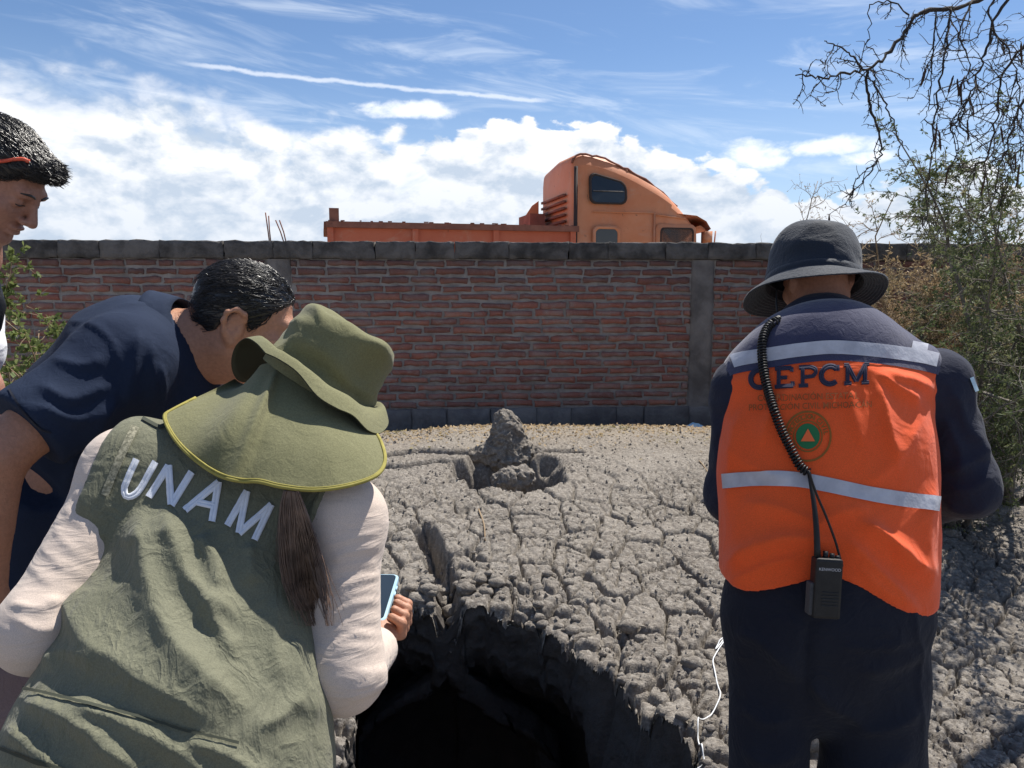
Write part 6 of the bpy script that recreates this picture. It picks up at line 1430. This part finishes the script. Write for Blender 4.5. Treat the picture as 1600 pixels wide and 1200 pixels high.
def shrub(name, label, base, stems, spread, height, leafn, lmat, bark, leaf=(.022, .006), tw_n=5, lean=(0, 0, 0), r0=.014, fill=6, droop=.2, ragged=1., umin=-9e9, vmin=-9e9, umax=9e9):
    base = np.array(base, float); base[2] = float(ground_z(base[:1], base[1:2])[0][0]) - .03; root = empty(name, tuple(base), label, 'shrub')
    tw = MB(); LP, LD = [], []
    for s in range(stems):
        a = RP.rand() * 6.28; d = np.array([math.cos(a) * spread, math.sin(a) * spread, 1.]) + np.array(lean); h = height * RP.uniform(.55, 1.08)
        q = wander(base + np.array([math.cos(a), math.sin(a), 0]) * .06 * RP.rand() * 2, d, h * 1.1, 12, .16 * ragged, .0, .12)
        for _try in range(25):
            if min(px(x)[0] for x in q) > umin and max(px(x)[0] for x in q) < umax and min(px(x)[1] for x in q) > vmin: break
            a = RP.rand() * 6.28; q = wander(base, np.array([math.cos(a) * spread, math.sin(a) * spread, 1.]) + np.array(lean), h * 1.1, 12, .16 * ragged, .0, .12)
        mb = MB(); mb.tube(q, np.linspace(r0 * RP.uniform(.6, 1.2), .003, 13), 6); mb.build('stem', bark, root)
        for i in range(2, 13):
            for _ in range(fill if i > 3 else max(1, fill // 2)):
                if RP.rand() < .35: continue
                t = unit(q[min(i, 12)] - q[i - 1]); b = wander(q[i - 1] + (q[min(i, 12)] - q[i - 1]) * RP.rand(), t * .5 + RP.randn(3) * .8 + np.array([0, 0, .1]), RP.uniform(.15, .45) * height * .40, 6, .20 * ragged, .04, .2)
                tw.tube(b, np.linspace(.0038, .0016, 7), 4, False)
                for j in range(1, 7):
                    for _k in range(tw_n // 2):
                        c = wander(b[j], unit(b[j] - b[j - 1]) + RP.randn(3) * .9, RP.uniform(.05, .14), 3, .25); tw.tube(c, np.linspace(.0019, .0010, 4), 3, False); LP.append(c[1:]); LD.append(np.diff(c, axis=0))
    o = tw.build('twigs', bark, root); o['kind'] = 'stuff'
    LP, LD = np.vstack(LP), np.vstack(LD); LD /= np.linalg.norm(LD, axis=1)[:, None] + 1e-9
    if leafn: mb = MB(); leaves(mb, LP, LD, leafn, leaf[0], leaf[1], droop); o = mb.build('foliage', lmat, root, False); o['kind'] = 'stuff'
    return root
def gxy(u, d): return (P(u, 600, d)[0], P(u, 600, d)[1], 0)
shrub('thin_bush', 'thin pale twiggy bush behind the dark bucket hat', gxy(1345, 6.9), 8, .55, 2.5, 5000, M_DRYLEAF, M_BARK_T, (.028, .007), 4, (0, 0, 0), .014, 4, .3, 1., 1185, 222)
shrub('green_bush', 'grey-green feathery bush rising above the wall at right', gxy(1500, 6.1), 9, .40, 2.95, 32000, M_LEAF, M_BARK_G, (.034, .009), 4, (0, 0, 0), .016, 5, .15, 1., 1425, 235)
shrub('thorn_bush', 'dense dark thorn bush with grey stems at the right edge', gxy(1600, 4.9), 11, .42, 2.4, 36000, M_LEAF, M_BARK_G, (.030, .009), 4, (0, 0, 0), .022, 4, .15)
shrub('thorn_bush', 'low tangled thorn bush with bare stems beside the orange vest', gxy(1510, 4.5), 10, .5, 1.35, 18000, M_LEAF, M_BARK_G, (.028, .010), 4, (0, 0, 0), .018, 5, .15)
shrub('dry_bush', 'straw-coloured dry bush against the wall behind the bucket hat', gxy(1430, 6.75), 12, .95, 1.75, 30000, M_DRYLEAF, M_BARK_T, (.034, .009), 4, (0, 0, 0), .010, 4, .3, 1., 1330, 345)
shrub('dry_bush', 'brown dry bush at the wall beyond the thorn bushes', gxy(1590, 6.5), 12, .8, 1.8, 28000, M_DRYLEAF, M_BARK_T, (.034, .009), 4, (0, 0, 0), .010, 3, .3)
shrub('leafy_bush', 'small leafy yellow-green bush at the left edge by the wall', gxy(16, 3.9), 14, .16, 1.5, 15000, M_LEAFY, M_BARK_T, (.034, .020), 2, (.0, 0, 0), .007, 2, .2, .7, -200, 440, 75)
print('plants', time.time() - T0)
# ------------------------------------------------------------------ small things on the ground
RD = np.random.RandomState(21)
def gz1(x, y, detail=True): return float(ground_z(np.array([x]), np.array([y]), detail)[0][0])
def lumps(amp, sc):
    def f(p, d):
        m = np.abs(d) < .08; o = d.copy(); q = p[m]
        w = 0; a = amp; s_ = sc
        for k in range(3): w = w + a * (.45 - np.abs(noise3(q * s_ + 3 * k)) * 1.7); a *= .55; s_ *= 2.1
        o[m] = d[m] - w; return o
    return f
def build_mound():
    b = np.array([MOUND[0], MOUND[1] + .03, gz1(MOUND[0], MOUND[1] + .25)])
    zt = (CO + ray(790, 641) * (b[1] / ray(790, 641)[1]))[2]; H = zt - b[2]
    S = Sdf(); S.rc(b + np.array([.02, 0, -.08]), b + np.array([.0, 0, H * .45]), .155, .10, .05); S.rc(b + np.array([0, 0, H * .4]), b + np.array([-.015, 0, H - .075]), .105, .068, .05)
    S.rc(b + np.array([.05, -.02, 0]), b + np.array([.22, .02, -.06]), .08, .05, .06); S.rc(b + np.array([-.05, -.02, -.02]), b + np.array([-.24, -.0, -.07]), .09, .05, .06)
    S.fn(lumps(.038, 15.)); V, F = sdf_arrays(S, .0085); o = obj_np('mud_chimney', V, F, M_MUD, None); tag(o, 'knobbly grey mud chimney standing over the small crater', 'mud mound', None, 'thing')
    c = np.array([*gpt(798, 768, .14), 0.]); c[2] = gz1(c[0], c[1], False) - .05
    S = Sdf(); S.rc(c - np.array([.07, 0, .02]), c + np.array([.08, .02, .01]), .06, .075, .03); S.rc(c, np.array([c[0], c[1], gz1(c[0], c[1]) - .02]), .06, .12, .05); S.fn(lumps(.034, 15.)); V, F = sdf_arrays(S, .008); o = obj_np('mud_clod', V, F, M_MUD, None); tag(o, 'pale sunlit clod lying in the crater below the mud chimney', 'clod')
    for (u, v, r, lab) in ((965, 709, .030, 'small pale stone alone on the ground right of the mud chimney'),):
        x, y = gpt(u, v, .05); c = np.array([x, y, gz1(x, y) + r * .35]); S = Sdf(); S.el(c, (r * 1.3, r, r * .8), None, .01); S.fn(lumps(r * .3, 1.1 / r)); V, F = sdf_arrays(S, r / 7); o = obj_np('stone' if r < .033 else 'mud_clod', V, F, M_MUD, None); tag(o, lab, 'stone' if r < .033 else 'clod')
build_mound()
def build_litter():
    # crumbs of dried mud
    n = 9000; y = 2.25 + 5.0 * RD.rand(n) ** 1.3; x = (RD.rand(n) * 1.5 - .42) * y * .62 + .15; z, sd = ground_z(x, y); k = sd > .02; x, y, z = x[k], y[k], z[k]; n = len(x)
    O = np.array([[1, 0, 0], [0, 1, 0], [-1, 0, 0], [0, -1, 0], [0, 0, 1], [0, 0, -1]], float); Fo = np.array([[0, 1, 4], [1, 2, 4], [2, 3, 4], [3, 0, 4], [1, 0, 5], [2, 1, 5], [3, 2, 5], [0, 3, 5]])
    r = .0035 + .009 * RD.rand(n) ** 4; V = O[None] * r[:, None, None] * (1 + .5 * RD.randn(n, 6, 1)).clip(.5, 1.6) + RD.randn(n, 6, 3) * (r * .2)[:, None, None] + np.stack([x, y, z + r * .4], -1)[:, None]
    mb = MB(); mb.add(V.reshape(-1, 3), (), (Fo[None] + np.arange(n)[:, None, None] * 6).reshape(-1, 3)); o = mb.build('pebbles', mk('mud_crumb', (.15, .132, .114), .95, (.29, .26, .226), 60., .5), None, False); tag(o, 'crumbs of dried mud scattered over the ground', 'pebbles', None, 'stuff')
    # fallen leaves drifted along the wall
    n = 7500; x = RD.rand(n) * 7 - 2.6; y = wall_y(x) - .55 - np.abs(RD.randn(n)) * .42; z, _ = ground_z(x, y); p = np.stack([x, y, z + .006], -1); a = RD.rand(n) * 6.28; d = np.stack([np.cos(a), np.sin(a), RD.randn(n) * .35], -1); s = np.stack([-np.sin(a), np.cos(a), RD.randn(n) * .5], -1); L = .022 * RD.uniform(.6, 1.6, n)[:, None]; W = .009 * RD.uniform(.6, 1.5, n)[:, None]
    V = np.stack([p, p + d * L * .5 + s * W, p + d * L, p + d * L * .5 - s * W], 1).reshape(-1, 3); mb = MB(); mb.add(V, np.arange(n * 4).reshape(-1, 4)); o = mb.build('leaf_litter', M_DRYLEAF, None, False); tag(o, 'dry tan leaves drifted along the foot of the brick wall', 'leaves', None, 'stuff')
build_litter()
def ground_tube(name, uv, r, mat, lab, cat, z0=.08, up=.006, n=40, grp=None):
    q = []
    for u, v in spline(uv, n): x, y = gpt(u, v, z0); q.append([x, y, gz1(x, y)])
    q = np.array(q); z = q[:, 2].copy()
    for _ in range(3): z[1:-1] = np.maximum(z[1:-1], (z[:-2] + z[2:]) / 2)
    q[:, 2] = z + r + up; mb = MB(); mb.tube(q, r, 6); o = mb.build(name, mat, None); return tag(o, lab, cat, grp)
M_CORD = mk('white_cord', (.75, .76, .76), .6)
ground_tube('cord', [(1160, 985), (1142, 992), (1132, 1000), (1118, 1012), (1124, 1004), (1136, 998), (1122, 1014), (1114, 1032), (1120, 1058), (1126, 1078), (1114, 1096), (1094, 1114), (1091, 1132), (1098, 1160), (1100, 1168), (1084, 1176), (1074, 1192), (1069, 1215)], .0026, M_CORD, 'thin white cord lying on the mud beside the dark trousers', 'cord', .03, .004, 90)
for uv, lab in (([(868, 690), (892, 686), (914, 692)], 'short dry stick right of the mud chimney'), ([(1092, 740), (1106, 752), (1118, 770)], 'dry stick on the mud by the orange vest'), ([(935, 668), (960, 672), (985, 667)], 'thin dry stick near the foot of the wall'), ([(748, 820), (756, 838), (758, 856)], 'pale twig lying by the long crack')):
    ground_tube('stick', uv, .005, M_BARK_T, lab, 'stick', .2 if uv[0][1] < 760 else .12, .0, 8, 'sticks on the mud')
# blue plastic scrap at the foot of the wall
def plastic():
    M_PL = mk('pale_blue_plastic', (.30, .55, .72), .35, (.5, .72, .85), 40., .5, .004, 60., spec=.5); x = P(1090, 650, 7.0)[0]; y = wall_y(x) - .62; z = gz1(x, y)
    n, m = 22, 12; U, V = np.meshgrid(np.linspace(-1, 1, n), np.linspace(-1, 1, m), indexing='ij'); q = np.stack([x + U * .13, y + V * .08, z + .01 + .07 * np.clip(1 - U ** 2 - V ** 2 * .6, 0, 1) + .03 * noise3(p2(U * 3, V * 3, 2.)) + .02 * noise3(p2(U * 8, V * 8, 4.))], -1)
    mb = MB(); mb.grid(q); o = mb.build('plastic_bag', M_PL, None, False); tag(o, 'crumpled pale blue plastic bag at the foot of the brick wall', 'bag')
plastic()
# reinforcing rods sticking out of the wall top
for i, (a, b) in enumerate((((412, 331), (419, 380)), ((417, 336), (421, 380)), ((428, 343), (443, 380)), ((434, 343), (446, 380)))):
    p0, p1 = z_on_wall(*a), z_on_wall(*b); off = -WNRM * .07; mb = MB(); mb.tube([p1 + off - np.array([0, 0, .03]), (p0 + p1) / 2 + off + RD.randn(3) * .003, p0 + off], .006, 6); o = mb.build('reinforcing_rod', M_RUST, None)
    tag(o, ('leftmost rusty rod standing on the wall top', 'upright rusty rod second from left on the wall top', 'slanting rusty rod third from left on the wall top', 'rightmost slanting rusty rod on the wall top')[i], 'rod', 'rusty rods on the wall top')
print('details', time.time() - T0, 'tris', sum(len(o.data.loops) - 2 * len(o.data.polygons) for o in bpy.data.objects if o.type == 'MESH'))
